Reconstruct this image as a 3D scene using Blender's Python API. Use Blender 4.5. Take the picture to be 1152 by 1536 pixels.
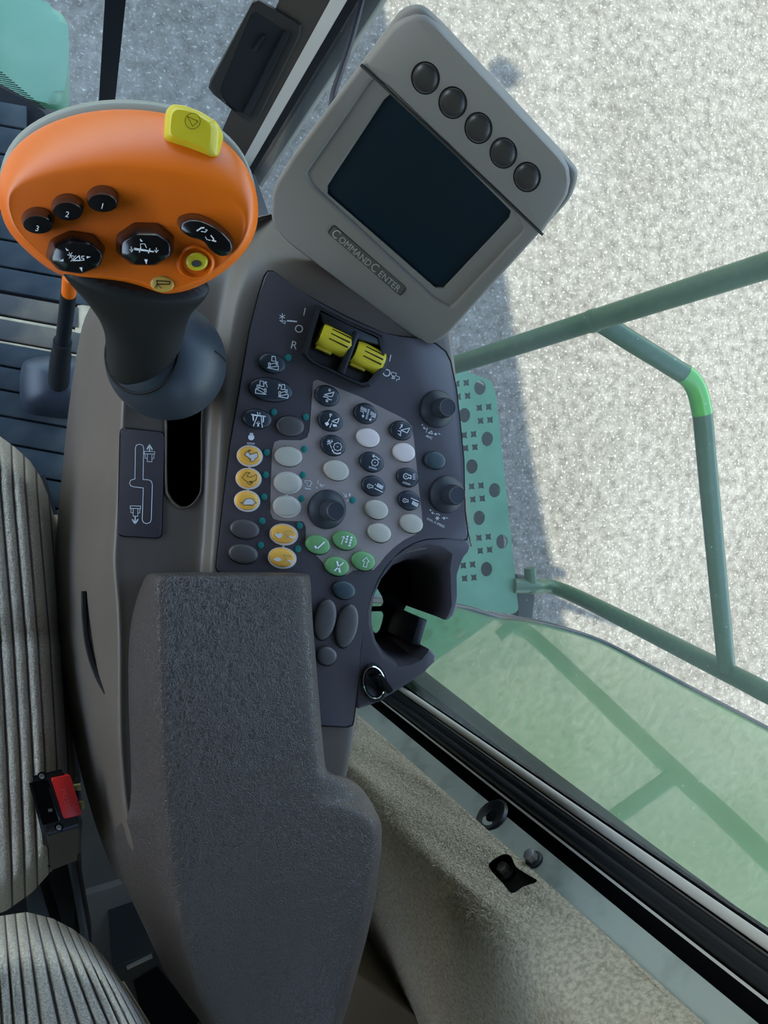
import bpy, bmesh, math, random
from mathutils import Vector, Matrix
random.seed(7)
C = bpy.context.scene.collection
for o in list(bpy.data.objects): bpy.data.objects.remove(o)
PI = math.pi
# ------------------------------------------------------------------ camera
CZ = 3.05                      # camera height above the yard
FPX, CX, CY = 1154.0, 576.0, 768.0
dn = Vector((115 - CX, 695 - CY, FPX)).normalized()        # straight down, seen in the camera's own axes
fw = Vector((-0.05, -1, 0)); fw = (fw - fw.dot(dn) * dn).normalized()
ROWS = [fw.cross(-dn), fw, -dn]                             # right, forward, up of the vehicle
CAM = Vector((0, 0, CZ))
def w_from_cv(v): return Vector((ROWS[0].dot(v), ROWS[1].dot(v), ROWS[2].dot(v)))
cam_d = bpy.data.cameras.new('camera'); cam = bpy.data.objects.new('camera', cam_d); C.objects.link(cam)
xa, ya, za = w_from_cv(Vector((1, 0, 0))), w_from_cv(Vector((0, -1, 0))), w_from_cv(Vector((0, 0, -1)))
cam.matrix_world = Matrix(((xa.x, ya.x, za.x, 0), (xa.y, ya.y, za.y, 0), (xa.z, ya.z, za.z, CZ), (0, 0, 0, 1)))
cam_d.sensor_fit = 'VERTICAL'; cam_d.sensor_height = 24.0; cam_d.lens = 24.0 * FPX / 1536.0
cam_d.clip_start = 0.02; cam_d.clip_end = 100
bpy.context.scene.camera = cam
# ------------------------------------------------------------------ sky, sun, exposure
sc = bpy.context.scene
sc.view_settings.view_transform = 'Standard'; sc.view_settings.look = 'None'
sc.view_settings.gamma = 1.0; sc.view_settings.use_curve_mapping = False
sc.view_settings.exposure = 1.22
wd = bpy.data.worlds.new('sky'); sc.world = wd; wd.use_nodes = True
nt = wd.node_tree; nt.nodes.clear()
sky = nt.nodes.new('ShaderNodeTexSky'); sky.sky_type = 'NISHITA'; sky.sun_disc = False
sky.sun_elevation = math.radians(66); sky.sun_rotation = math.radians(270); sky.air_density = 1.0; sky.dust_density = 1.0; sky.ozone_density = 1.6
bg = nt.nodes.new('ShaderNodeBackground'); bg.inputs[1].default_value = 0.42
out = nt.nodes.new('ShaderNodeOutputWorld'); hs_ = nt.nodes.new('ShaderNodeHueSaturation'); hs_.inputs['Saturation'].default_value = .92; nt.links.new(sky.outputs[0], hs_.inputs['Color']); nt.links.new(hs_.outputs[0], bg.inputs[0]); nt.links.new(bg.outputs[0], out.inputs[0])
SUN_TAN = 0.35                                              # sun stands to the left, roof shade falls to the right
sl = bpy.data.lights.new('sun', 'SUN'); sl.energy = 6.6; sl.angle = math.radians(0.8); sl.color = (1.0, 0.95, 0.86)
sun = bpy.data.objects.new('sun', sl); C.objects.link(sun)
sun.rotation_euler = Vector((SUN_TAN, 0.0, -1)).to_track_quat('-Z', 'Y').to_euler()

# ------------------------------------------------------------------ helpers
def ray(x, y): return w_from_cv(Vector(((x - CX) / FPX, (y - CY) / FPX, 1)))
def pz(x, y, z):
    r = ray(x, y); return CAM + r * ((z - CZ) / r.z)
def pd(x, y, D): return CAM + ray(x, y) * D
class Pl:
    """a plane through p with normal n; at(x,y,w) puts an image point on the plane lifted by w"""
    def __init__(s, p, n): s.p = Vector(p); s.n = Vector(n).normalized()
    def at(s, x, y, w=0.0):
        r = ray(x, y); q = s.p + s.n * w
        return CAM + r * ((q - CAM).dot(s.n) / r.dot(s.n))
def horiz(z): return Pl((0, 0, z), (0, 0, 1))
WL = {}
def lin(c): return tuple(((v / 255.0) / 12.92 if v <= 10 else ((v / 255.0 + .055) / 1.055) ** 2.4) for v in c)
def newmesh(bm, smooth=None):
    me = bpy.data.meshes.new('m'); bmesh.ops.recalc_face_normals(bm, faces=bm.faces)
    bm.to_mesh(me); bm.free()
    if smooth is not None: sharp(me, smooth)
    return me
def sharp(me, ang):
    for p in me.polygons: p.use_smooth = True
    try: me.set_sharp_from_angle(angle=math.radians(ang))
    except Exception: pass
def link(name, me, mat, parent=None, label=None):
    me.name = name
    o = bpy.data.objects.new(name, me); C.objects.link(o)
    if len(me.vertices):
        xs = [v.co for v in me.vertices]
        c = Vector([(min(v[i] for v in xs) + max(v[i] for v in xs)) / 2 for i in range(3)])
        me.transform(Matrix.Translation(-c))
    else: c = Vector((0, 0, 0))
    if parent is not None:
        o.parent = parent; o.location = c - WL[parent.name]
    else: o.location = c
    WL[o.name] = c
    if mat is not None:
        for m in (mat if isinstance(mat, (list, tuple)) else [mat]): me.materials.append(m)
    if label: o['label'] = label
    return o
def tag(o, label, cat, group=None):
    o['label'] = label; o['category'] = cat
    if group: o['group'] = group
    return o
def thing(name, label, cat, loc, group=None):
    o = bpy.data.objects.new(name, None); C.objects.link(o); o.location = loc; o.empty_display_size = .02
    WL[o.name] = Vector(loc); return tag(o, label, cat, group)
def struct(name, bm, mat, parent=None, smooth=30):
    o = link(name, newmesh(bm, smooth), mat, parent)
    if parent is None: o['kind'] = 'structure'
    return o
def prism_bm(top, n, h, bev=0.0, seg=2, bm=None, bev_bottom=False):
    """solid below the closed loop of world points top, thickness h along -n"""
    own = bm is None
    if own: bm = bmesh.new()
    n = Vector(n).normalized()
    a = [bm.verts.new(p) for p in top]; b = [bm.verts.new(Vector(p) - n * h) for p in top]
    f = bm.faces.new(a); g = bm.faces.new(b[::-1]); N = len(a)
    for i in range(N): bm.faces.new((a[i], b[i], b[(i + 1) % N], a[(i + 1) % N]))
    if bev > 0:
        es = list(f.edges) + (list(g.edges) if bev_bottom else [])
        bmesh.ops.bevel(bm, geom=es, offset=bev, segments=seg, profile=.5, affect='EDGES', clamp_overlap=True)
    return bm
def prism(name, top, n, h, mat, parent, bev=0.0, seg=2, label=None, smooth=35):
    return link(name, newmesh(prism_bm(top, n, h, bev, seg), smooth), mat, parent, label)
def rnd(pts, r, k=4):
    """round the corners of a closed 2D polygon"""
    out = []; N = len(pts)
    for i in range(N):
        p0, p, p1 = Vector(pts[i - 1]), Vector(pts[i]), Vector(pts[(i + 1) % N])
        rr = min(r, (p0 - p).length * .45, (p1 - p).length * .45)
        a = p + (p0 - p).normalized() * rr; b = p + (p1 - p).normalized() * rr
        for j in range(k + 1):
            t = j / k; out.append(tuple((1 - t) ** 2 * a + 2 * t * (1 - t) * p + t * t * b))
    return out
def smooth_line(pts, n=6, closed=False):
    """Catmull-Rom through points (any dimension)"""
    P = [Vector(p) for p in pts]; N = len(P); o = []
    rng = range(N if closed else N - 1)
    for i in rng:
        p0 = P[i - 1] if (closed or i > 0) else P[i]; p1 = P[i]; p2 = P[(i + 1) % N]
        p3 = P[(i + 2) % N] if (closed or i + 2 < N) else p2
        for j in range(n):
            t = j / n
            o.append(.5 * ((2 * p1) + (p2 - p0) * t + (2 * p0 - 5 * p1 + 4 * p2 - p3) * t * t + (3 * p1 - p0 - 3 * p2 + p3) * t ** 3))
    if not closed: o.append(P[-1])
    return o
def ell(cx, cy, a, b, ang=0.0, n=28):
    ca, sa = math.cos(math.radians(ang)), math.sin(math.radians(ang)); o = []
    for i in range(n):
        t = 2 * PI * i / n; u, v = a * math.cos(t), b * math.sin(t); o.append((cx + u * ca - v * sa, cy + u * sa + v * ca))
    return o
def loft_bm(rows, closed=False, caps=(False, False), bm=None):
    if bm is None: bm = bmesh.new()
    V = [[bm.verts.new(p) for p in r] for r in rows]
    n = len(rows[0])
    for i in range(len(V) - 1):
        for j in range(n if closed else n - 1):
            k = (j + 1) % n
            try: bm.faces.new((V[i][j], V[i][k], V[i + 1][k], V[i + 1][j]))
            except ValueError: pass
    if caps[0]: bm.faces.new(V[0][::-1])
    if caps[1]: bm.faces.new(V[-1])
    return bm
def dome_bm(top, n, h, rise=.0006, ch=.0008, bm=None):
    """a key cap: straight skirt, rounded shoulder, slightly domed top"""
    n = Vector(n).normalized(); c = sum((Vector(p) for p in top), Vector()) / len(top)
    rows = []
    R = (Vector(top[0]) - c).length
    for s, z in ((1, -h), (1, -ch), (1 - ch * .35 / R, -ch * .4), (1 - ch / R, 0), (.7, rise * .6), (.35, rise * .9)):
        rows.append([c + (Vector(p) - c) * s + n * z for p in top])
    bm = loft_bm(rows, True, (True, False), bm)
    bm.verts.ensure_lookup_table()
    m = len(top); last = list(bm.verts)[-m:]
    cv = bm.verts.new(c + n * rise)
    for i in range(m): bm.faces.new((last[i], last[(i + 1) % m], cv))
    return bm
def tube_bm(pts, r, n=12, bm=None, caps=True):
    if bm is None: bm = bmesh.new()
    P = [Vector(p) for p in pts]; rows = []
    rs = r if isinstance(r, (list, tuple)) else [r] * len(P)
    up = None
    for i, p in enumerate(P):
        t = ((P[i + 1] if i + 1 < len(P) else p) - (P[i - 1] if i > 0 else p)).normalized()
        if up is None:
            up = Vector((0, 0, 1)) if abs(t.z) < .9 else Vector((1, 0, 0))
        a = t.cross(up).normalized(); b = a.cross(t).normalized(); up = b
        rows.append([p + (a * math.cos(2 * PI * k / n) + b * math.sin(2 * PI * k / n)) * rs[i] for k in range(n)])
    return loft_bm(rows, True, (caps, caps), bm)
def ribbons(bm, f, strokes, w=1.25):
    """flat printed strokes; f maps image points to the surface"""
    for s in strokes:
        ww = w
        if isinstance(s, tuple) and len(s) == 2 and isinstance(s[0], list): s, ww = s
        for i in range(len(s) - 1):
            a, b = Vector(s[i]), Vector(s[i + 1]); d = b - a
            if d.length < 1e-6: continue
            d.normalize(); m = Vector((-d.y, d.x)) * ww / 2; e = d * ww * .35
            q = [a - e + m, b + e + m, b + e - m, a - e - m]
            bm.faces.new([bm.verts.new(f(v.x, v.y)) for v in q])
def fills(bm, f, polys):
    for p in polys: bm.faces.new([bm.verts.new(f(x, y)) for x, y in p])
def crop(ox, oy, s): return lambda pts: [(ox + x / s, oy + y / s) for x, y in pts]
def icon(name, parent, f, T, strokes=(), polys=(), w=1.25, mat=None, label=None):
    bm = bmesh.new()
    st = []
    for s in strokes:
        if isinstance(s, tuple): st.append((T(s[0]), s[1]))
        else: st.append(T(s))
    ribbons(bm, f, st, w); fills(bm, f, [T(p) for p in polys])
    me = bpy.data.meshes.new('m'); bm.to_mesh(me); bm.free()
    return link(name, me, mat, parent, label)
def text(name, s, x, y, size, ang, f, mat, parent, spacing=1.0, lab=None, stretch=1.0):
    cu = bpy.data.curves.new('t', 'FONT'); cu.body = s; cu.size = 1.0; cu.align_x = 'CENTER'; cu.space_character = spacing
    cu.resolution_u = 3
    o = bpy.data.objects.new('t', cu); C.objects.link(o)
    dg = bpy.context.evaluated_depsgraph_get(); dg.update()
    me = bpy.data.meshes.new_from_object(o.evaluated_get(dg)); bpy.data.objects.remove(o); bpy.data.curves.remove(cu)
    ca, sa = math.cos(math.radians(ang)), math.sin(math.radians(ang))
    for v in me.vertices:
        u, t = v.co.x * size * stretch, (v.co.y - .35) * size
        v.co = f(x + u * ca + t * sa, y + u * sa - t * ca)
    me.materials.clear()
    return link(name, me, mat, parent, lab)
def flat_mesh(loops, h, fr, bev=0.0):
    """plate with holes: loops are world points on one plane, fr = (origin, ex, ey, n); occupies n in [-h,0]"""
    o0, ex, ey, n = fr
    cu = bpy.data.curves.new('c', 'CURVE'); cu.dimensions = '2D'; cu.fill_mode = 'BOTH'
    cu.extrude = h / 2 - bev; cu.bevel_depth = bev; cu.bevel_resolution = 2; cu.offset = -bev
    for L in loops:
        sp = cu.splines.new('POLY'); sp.points.add(len(L) - 1); sp.use_cyclic_u = True
        for i, p in enumerate(L):
            q = Vector(p) - o0; sp.points[i].co = (q.dot(ex), q.dot(ey), 0, 1)
    o = bpy.data.objects.new('c', cu); C.objects.link(o)
    dg = bpy.context.evaluated_depsgraph_get(); dg.update()
    me = bpy.data.meshes.new_from_object(o.evaluated_get(dg)); bpy.data.objects.remove(o); bpy.data.curves.remove(cu)
    for v in me.vertices:
        c = v.co.copy(); v.co = o0 + ex * c.x + ey * c.y + n * (c.z - h / 2)
    bm = bmesh.new(); bm.from_mesh(me); bmesh.ops.remove_doubles(bm, verts=bm.verts, dist=1e-6)
    bmesh.ops.recalc_face_normals(bm, faces=bm.faces); bm.to_mesh(me); bm.free()
    me.materials.clear()
    return me
def frame_h(z): return (Vector((0, 0, z)), Vector((1, 0, 0)), Vector((0, 1, 0)), Vector((0, 0, 1)))
def apply_mods(me, mods):
    """bake modifiers; mods is a list of functions that add one to the temporary object"""
    o = bpy.data.objects.new('tmp', me); C.objects.link(o)
    for m in mods: m(o)
    dg = bpy.context.evaluated_depsgraph_get(); dg.update()
    r = bpy.data.meshes.new_from_object(o.evaluated_get(dg)); bpy.data.objects.remove(o)
    return r
def m_sub(l):
    def f(o):
        s = o.modifiers.new('s', 'SUBSURF'); s.levels = l; s.render_levels = l
    return f
def m_diff(cut):
    def f(o):
        b = o.modifiers.new('b', 'BOOLEAN'); b.operation = 'DIFFERENCE'; b.object = cut; b.solver = 'EXACT'
    return f
def box_bm(a, b, bev=0.0, bm=None, seg=2):
    own = bm is None
    if own: bm = bmesh.new()
    a, b = Vector(a), Vector(b)
    r = bmesh.ops.create_cube(bm, size=1.0)
    for v in r['verts']: v.co = Vector([(a[i] + b[i]) / 2 + v.co[i] * (b[i] - a[i]) for i in range(3)])
    if bev: bmesh.ops.bevel(bm, geom=[e for e in bm.edges if all(v in r['verts'] for v in e.verts)], offset=bev, segments=seg, profile=.5, affect='EDGES', clamp_overlap=True)
    return bm

# ------------------------------------------------------------------ materials
def material(name, col, rough=.5, spec=.5, metal=0.0, bump=None, var=None, coat=0.0, ior=None, emit=None):
    m = bpy.data.materials.new(name); m.use_nodes = True; t = m.node_tree; b = t.nodes['Principled BSDF']
    c = lin(col) if max(col) > 1.0 else col
    b.inputs['Base Color'].default_value = (*c, 1); b.inputs['Roughness'].default_value = rough
    b.inputs['Specular IOR Level'].default_value = spec; b.inputs['Metallic'].default_value = metal
    if coat: b.inputs['Coat Weight'].default_value = coat; b.inputs['Coat Roughness'].default_value = .05
    if ior: b.inputs['IOR'].default_value = ior
    tc = None
    if bump or var:
        tc = t.nodes.new('ShaderNodeTexCoord')
    if var:      # (scale, second colour, low, high)
        s, c2, lo, hi = var
        n = t.nodes.new('ShaderNodeTexNoise'); n.inputs['Scale'].default_value = s; n.inputs['Detail'].default_value = 6
        r = t.nodes.new('ShaderNodeMapRange'); r.inputs[1].default_value = lo; r.inputs[2].default_value = hi
        x = t.nodes.new('ShaderNodeMix'); x.data_type = 'RGBA'
        x.inputs[6].default_value = (*c, 1); x.inputs[7].default_value = (*(lin(c2) if max(c2) > 1 else c2), 1)
        t.links.new(tc.outputs['Object'], n.inputs['Vector']); t.links.new(n.outputs[0], r.inputs[0])
        t.links.new(r.outputs[0], x.inputs[0]); t.links.new(x.outputs[2], b.inputs['Base Color'])
    if bump:     # (kind, scale, strength, distance)
        k, s, st, di = bump
        bp = t.nodes.new('ShaderNodeBump'); bp.inputs['Strength'].default_value = st; bp.inputs['Distance'].default_value = di
        if k == 'noise':
            n = t.nodes.new('ShaderNodeTexNoise'); n.inputs['Scale'].default_value = s; n.inputs['Detail'].default_value = 4; o = n.outputs[0]
        else:
            n = t.nodes.new('ShaderNodeTexVoronoi'); n.inputs['Scale'].default_value = s; n.feature = 'DISTANCE_TO_EDGE'
            mr = t.nodes.new('ShaderNodeMapRange'); mr.inputs[2].default_value = .14; t.links.new(n.outputs[0], mr.inputs[0]); o = mr.outputs[0]
            w = t.nodes.new('ShaderNodeTexNoise'); w.inputs['Scale'].default_value = s * .35
            ad = t.nodes.new('ShaderNodeVectorMath'); ad.operation = 'MULTIPLY_ADD'; ad.inputs[1].default_value = (.012, .012, .012)
            mp = t.nodes.new('ShaderNodeMapping'); mp.inputs['Scale'].default_value = (1.5, .62, 1)
            t.links.new(tc.outputs['Object'], w.inputs['Vector']); t.links.new(w.outputs[1], ad.inputs[0]); t.links.new(tc.outputs['Object'], ad.inputs[2])
            t.links.new(ad.outputs[0], mp.inputs[0]); t.links.new(mp.outputs[0], n.inputs['Vector'])
        if k == 'noise': t.links.new(tc.outputs['Object'], n.inputs['Vector'])
        t.links.new(o, bp.inputs['Height']); t.links.new(bp.outputs[0], b.inputs['Normal'])
    return m
M = {}
M['body'] = material('taupe_plastic', (99, 88, 79), .42, .5, bump=('noise', 1800, .12, .0006), var=(14, (93, 83, 74), .35, .7))
M['panel'] = material('charcoal_panel', (73, 67, 71), .42, .5, bump=('noise', 2500, .06, .0004))
M['inlay'] = material('taupe_inlay', (158, 144, 138), .45, .45, bump=('noise', 2500, .05, .0004))
M['seam'] = material('seam_black', (14, 14, 15), .7, .3)
M['pad'] = material('grained_vinyl', (66, 57, 53), .46, .5, bump=('vor', 400, .5, .0013), var=(9, (70, 63, 60), .4, .7))
M['key_navy'] = material('navy_key', (36, 42, 51), .42, .5)
M['key_brown'] = material('brown_key', (76, 70, 68), .45, .5)
M['key_tan'] = material('tan_key', (186, 178, 162), .5, .4)
M['key_pink'] = material('pale_pink_key', (226, 208, 200), .5, .4)
M['key_orange'] = material('amber_key', (240, 176, 70), .5, .4)
M['key_green'] = material('green_key', (108, 158, 100), .5, .4)
M['key_teal'] = material('dark_teal_key', (52, 66, 72), .45, .4)
M['ring'] = material('pale_ring_print', (214, 208, 202), .6, .3)
M['print'] = material('white_print', (240, 240, 240), .6, .2)
M['print_black'] = material('black_print', (70, 55, 25), .6, .2)
M['led'] = material('teal_lens', (30, 128, 120), .35, .4)
M['knob'] = material('black_knob', (44, 48, 55), .5, .4, bump=('noise', 1500, .08, .0005))
M['black'] = material('black_plastic', (26, 28, 31), .4, .5)
M['black_gloss'] = material('black_gloss', (14, 14, 16), .22, .6)
M['dark'] = material('dark_rubber', (26, 28, 30), .75, .3)
M['deep'] = material('deep_black', (8, 8, 9), .9, .1)
M['yellow'] = material('yellow_plastic', (236, 208, 48), .4, .5)
M['cap_yellow'] = material('yellow_cap', (218, 196, 44), .28, .5)
M['orange'] = material('orange_plastic', (240, 112, 14), .34, .5, bump=('noise', 2200, .05, .0003))
M['shellgrey'] = material('grey_shell', (150, 150, 138), .35, .5)
M['grip'] = material('grip_black', (24, 24, 23), .55, .4, bump=('noise', 2200, .1, .0004))
M['boot'] = material('navy_boot', (48, 54, 62), .42, .45, var=(18, (60, 66, 72), .45, .75))
M['moni'] = material('monitor_grey', (137, 130, 121), .5, .4, bump=('noise', 2400, .10, .0005))
M['moni_dark'] = material('monitor_groove', (70, 68, 64), .6, .3)
M['screen'] = material('screen_glass', (28, 42, 50), .15, .08)
M['mbtn'] = material('monitor_button', (58, 53, 50), .35, .5)
M['emboss'] = material('silver_emboss', (176, 176, 170), .4, .5)
M['chrome'] = material('chrome', (215, 215, 218), .12, .5, metal=1.0)
M['steel'] = material('dull_steel', (160, 160, 156), .35, .5, metal=.8)
M['brass'] = material('brass_tab', (170, 155, 100), .4, .5, metal=.6)
M['red'] = material('red_plastic', (222, 44, 40), .4, .5, bump=('noise', 300, .1, .0005))
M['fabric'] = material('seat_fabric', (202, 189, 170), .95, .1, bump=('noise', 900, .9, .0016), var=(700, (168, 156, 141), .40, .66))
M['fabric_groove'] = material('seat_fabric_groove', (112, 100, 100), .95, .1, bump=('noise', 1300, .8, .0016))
M['carpet'] = material('wall_carpet', (186, 173, 150), .98, .05, bump=('noise', 420, 1.0, .004), var=(260, (150, 139, 119), .38, .66))
M['fibre'] = material('carpet_fibre', (196, 184, 160), .95, .05)
M['flange'] = material('grey_green_metal', (142, 146, 136), .4, .5, var=(30, (112, 118, 108), .5, .75))
M['rubber'] = material('black_seal', (22, 23, 25), .35, .5)
M['trimgrey'] = material('grey_trim', (170, 163, 152), .4, .5)
M['pillar'] = material('pillar_brown', (70, 60, 52), .45, .5, bump=('noise', 1600, .1, .0005))
M['mat'] = material('rubber_mat', (46, 56, 62), .55, .4, bump=('noise', 60, .3, .002), var=(9, (78, 84, 84), .52, .75))
M['mat_pale'] = material('pale_mat', (120, 112, 98), .9, .1, bump=('noise', 60, .3, .002), var=(14, (84, 84, 82), .42, .66))
M['mat_beige'] = material('groove_beige', (214, 196, 160), .95, .1, var=(40, (176, 160, 130), .4, .7))
M['floor'] = material('cab_floor', (94, 91, 85), .7, .3, var=(6, (82, 80, 75), .4, .7))
M['beige'] = material('beige_panel', (122, 110, 92), .6, .3)
M['rail'] = material('green_rail', (36, 70, 40), .38, .4, var=(60, (50, 82, 54), .5, .8))
M['rail_bright'] = material('bright_green', (58, 140, 38), .25, .6)
M['plate'] = material('green_plate', (58, 104, 76), .5, .4, var=(12, (68, 114, 86), .4, .7))
M['under'] = material('dark_chassis', (44, 50, 46), .8, .2)
M['header'] = material('header_green', (74, 128, 98), .4, .5)
M['roof'] = material('roof_lining', (92, 88, 84), .8, .2)
M['machine'] = material('machine_green', (40, 110, 50), .4, .5)
M['cable'] = material('cable_black', (30, 30, 40), .5, .4)

def gravel():
    m = bpy.data.materials.new('gravel'); m.use_nodes = True; t = m.node_tree; b = t.nodes['Principled BSDF']
    b.inputs['Roughness'].default_value = .95; b.inputs['Specular IOR Level'].default_value = .15
    tc = t.nodes.new('ShaderNodeTexCoord')
    def noise(s, d=8, r=.6):
        n = t.nodes.new('ShaderNodeTexNoise'); n.inputs['Scale'].default_value = s; n.inputs['Detail'].default_value = d; n.inputs['Roughness'].default_value = r
        t.links.new(tc.outputs['Object'], n.inputs['Vector']); return n.outputs[0]
    def ramp(i, a, ca, bb, cb):
        r = t.nodes.new('ShaderNodeValToRGB'); r.color_ramp.elements[0].position = a; r.color_ramp.elements[0].color = (*ca, 1)
        r.color_ramp.elements[1].position = bb; r.color_ramp.elements[1].color = (*cb, 1); t.links.new(i, r.inputs[0]); return r.outputs[0]
    c1 = ramp(noise(21, 10, .74), .37, (.064, .059, .048), .65, (.166, .158, .138))
    c2 = ramp(noise(1.1, 3), .35, (.82, .80, .76), .7, (1.05, 1.05, 1.05))
    mx = t.nodes.new('ShaderNodeMix'); mx.data_type = 'RGBA'; mx.blend_type = 'MULTIPLY'; mx.inputs[0].default_value = 1
    t.links.new(c1, mx.inputs[6]); t.links.new(c2, mx.inputs[7])
    sp = ramp(noise(75, 5, .55), .57, (0, 0, 0), .70, (.21, .205, .19))
    ad = t.nodes.new('ShaderNodeMix'); ad.data_type = 'RGBA'; ad.blend_type = 'ADD'; ad.inputs[0].default_value = .8
    t.links.new(mx.outputs[2], ad.inputs[6]); t.links.new(sp, ad.inputs[7]); t.links.new(ad.outputs[2], b.inputs['Base Color'])
    bp = t.nodes.new('ShaderNodeBump'); bp.inputs['Strength'].default_value = .55; bp.inputs['Distance'].default_value = .02
    t.links.new(noise(40, 8, .7), bp.inputs['Height']); t.links.new(bp.outputs[0], b.inputs['Normal'])
    return m
def glass(name, tint, dust):
    m = bpy.data.materials.new(name); m.use_nodes = True; t = m.node_tree; t.nodes.clear()
    o = t.nodes.new('ShaderNodeOutputMaterial'); tr = t.nodes.new('ShaderNodeBsdfTransparent'); tr.inputs[0].default_value = (*tint, 1)
    gl = t.nodes.new('ShaderNodeBsdfGlossy'); gl.inputs['Roughness'].default_value = .03
    lw = t.nodes.new('ShaderNodeLayerWeight'); lw.inputs[0].default_value = .5
    pw = t.nodes.new('ShaderNodeMath'); pw.operation = 'POWER'; pw.inputs[1].default_value = 5; t.links.new(lw.outputs['Facing'], pw.inputs[0])
    fr = t.nodes.new('ShaderNodeMath'); fr.operation = 'MULTIPLY_ADD'; fr.inputs[1].default_value = .5; fr.inputs[2].default_value = .012; t.links.new(pw.outputs[0], fr.inputs[0])
    m1 = t.nodes.new('ShaderNodeMixShader'); t.links.new(fr.outputs[0], m1.inputs[0]); t.links.new(tr.outputs[0], m1.inputs[1]); t.links.new(gl.outputs[0], m1.inputs[2])
    df = t.nodes.new('ShaderNodeBsdfDiffuse'); df.inputs[0].default_value = (.8, .82, .8, 1)
    tl = t.nodes.new('ShaderNodeBsdfTranslucent'); tl.inputs[0].default_value = (.8, .82, .8, 1)
    m3 = t.nodes.new('ShaderNodeMixShader'); m3.inputs[0].default_value = .6; t.links.new(df.outputs[0], m3.inputs[1]); t.links.new(tl.outputs[0], m3.inputs[2])
    tc = t.nodes.new('ShaderNodeTexCoord'); n = t.nodes.new('ShaderNodeTexNoise'); n.inputs['Scale'].default_value = 5; n.inputs['Detail'].default_value = 5
    r = t.nodes.new('ShaderNodeMapRange'); r.inputs[1].default_value = .3; r.inputs[2].default_value = .75; r.inputs[3].default_value = dust * .5; r.inputs[4].default_value = dust * 1.4
    v = t.nodes.new('ShaderNodeTexVoronoi'); v.inputs['Scale'].default_value = 70
    r2 = t.nodes.new('ShaderNodeMapRange'); r2.inputs[1].default_value = .07; r2.inputs[2].default_value = .03; r2.inputs[3].default_value = 0; r2.inputs[4].default_value = .28
    ad = t.nodes.new('ShaderNodeMath'); ad.operation = 'ADD'
    for q in (n, v): t.links.new(tc.outputs['Object'], q.inputs['Vector'])
    t.links.new(n.outputs[0], r.inputs[0]); t.links.new(v.outputs[0], r2.inputs[0]); t.links.new(r.outputs[0], ad.inputs[0]); t.links.new(r2.outputs[0], ad.inputs[1])
    m2 = t.nodes.new('ShaderNodeMixShader'); t.links.new(ad.outputs[0], m2.inputs[0]); t.links.new(m1.outputs[0], m2.inputs[1]); t.links.new(m3.outputs[0], m2.inputs[2])
    t.links.new(m2.outputs[0], o.inputs[0]); return m
M['gravel'] = gravel()
M['glass'] = glass('cab_glass', (.95, .98, .96), .035)
M['glass_front'] = glass('front_glass', (.93, .98, .97), .05)
def paint(name, base, ior, coat):
    m = material(name, base, .28, .5, var=(3, (84, 156, 92), .35, .7))
    b = m.node_tree.nodes['Principled BSDF']; b.inputs['Coat Weight'].default_value = coat; b.inputs['Coat Roughness'].default_value = .03; b.inputs['Coat IOR'].default_value = ior; b.inputs['Metallic'].default_value = .4
    return m
M['bodypaint'] = paint('glossy_green_paint', (92, 160, 88), 4.0, 1.0)

# ------------------------------------------------------------------ structure
FZ = 1.70
bm = bmesh.new(); bmesh.ops.create_grid(bm, x_segments=2, y_segments=2, size=9); struct('ground', bm, M['gravel'])
# cab floor
fe = [pz(-40, 103, FZ), pz(66, 162, FZ), pz(110, 170, FZ), pz(180, 175, FZ), pz(300, 230, FZ)]
flo = [Vector((-.95, fe[0].y - .02, FZ))] + fe + [Vector((.31, .49, FZ)), Vector((.46, .05, FZ)), Vector((.45, -.36, FZ)), Vector((.45, -.95, FZ)), Vector((-.95, -.95, FZ))]
struct('floor', prism_bm(flo, (0, 0, 1), .06), M['floor'])
# roof: the shade on the yard is its outline
RZ = 3.42
off = RZ * SUN_TAN
sh = [pz(860, 1180, 0), pz(832, 930, 0), pz(800, 700, 0), pz(760, 420, 0), pz(700, 230, 0), pz(640, 110, 0), pz(584, 40, 0), pz(560, -60, 0)]
roof = [Vector((p.x - off, p.y, RZ)) for p in sh] + [Vector((-.4, 2.1, RZ)), Vector((-1.6, 1.7, RZ)), Vector((-1.65, -1.0, RZ)), Vector((sh[0].x - off, -1.0, RZ))]
ceil = struct('ceiling', prism_bm(roof, (0, 0, -1), -.0) if False else prism_bm(roof, (0, 0, 1), .07), M['roof'])
q = [pz(x, y, 0) for x, y in ((756, 86), (786, 110), (768, 138), (738, 108))]
lt = [Vector((p.x - off, p.y, RZ)) for p in q]
wl = prism('work_light', lt, (0, 0, 1), .09, M['black'], ceil, .01)
bm = tube_bm([Vector((.2, 1.5, RZ - .03)), sum(lt, Vector()) / 4 - Vector((0, 0, .04))], .012); link('work_light_arm', newmesh(bm, 40), M['black'], ceil)
# the machine round the cab: grain tank wall behind, chassis and left track below
struct('machine_body', box_bm((-2.0, -3.4, .8), (.30, -1.15, 3.6)), M['machine'])
struct('chassis', box_bm((-1.7, -1.1, .55), (.18, .42, 1.58)), M['under'])
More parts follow.
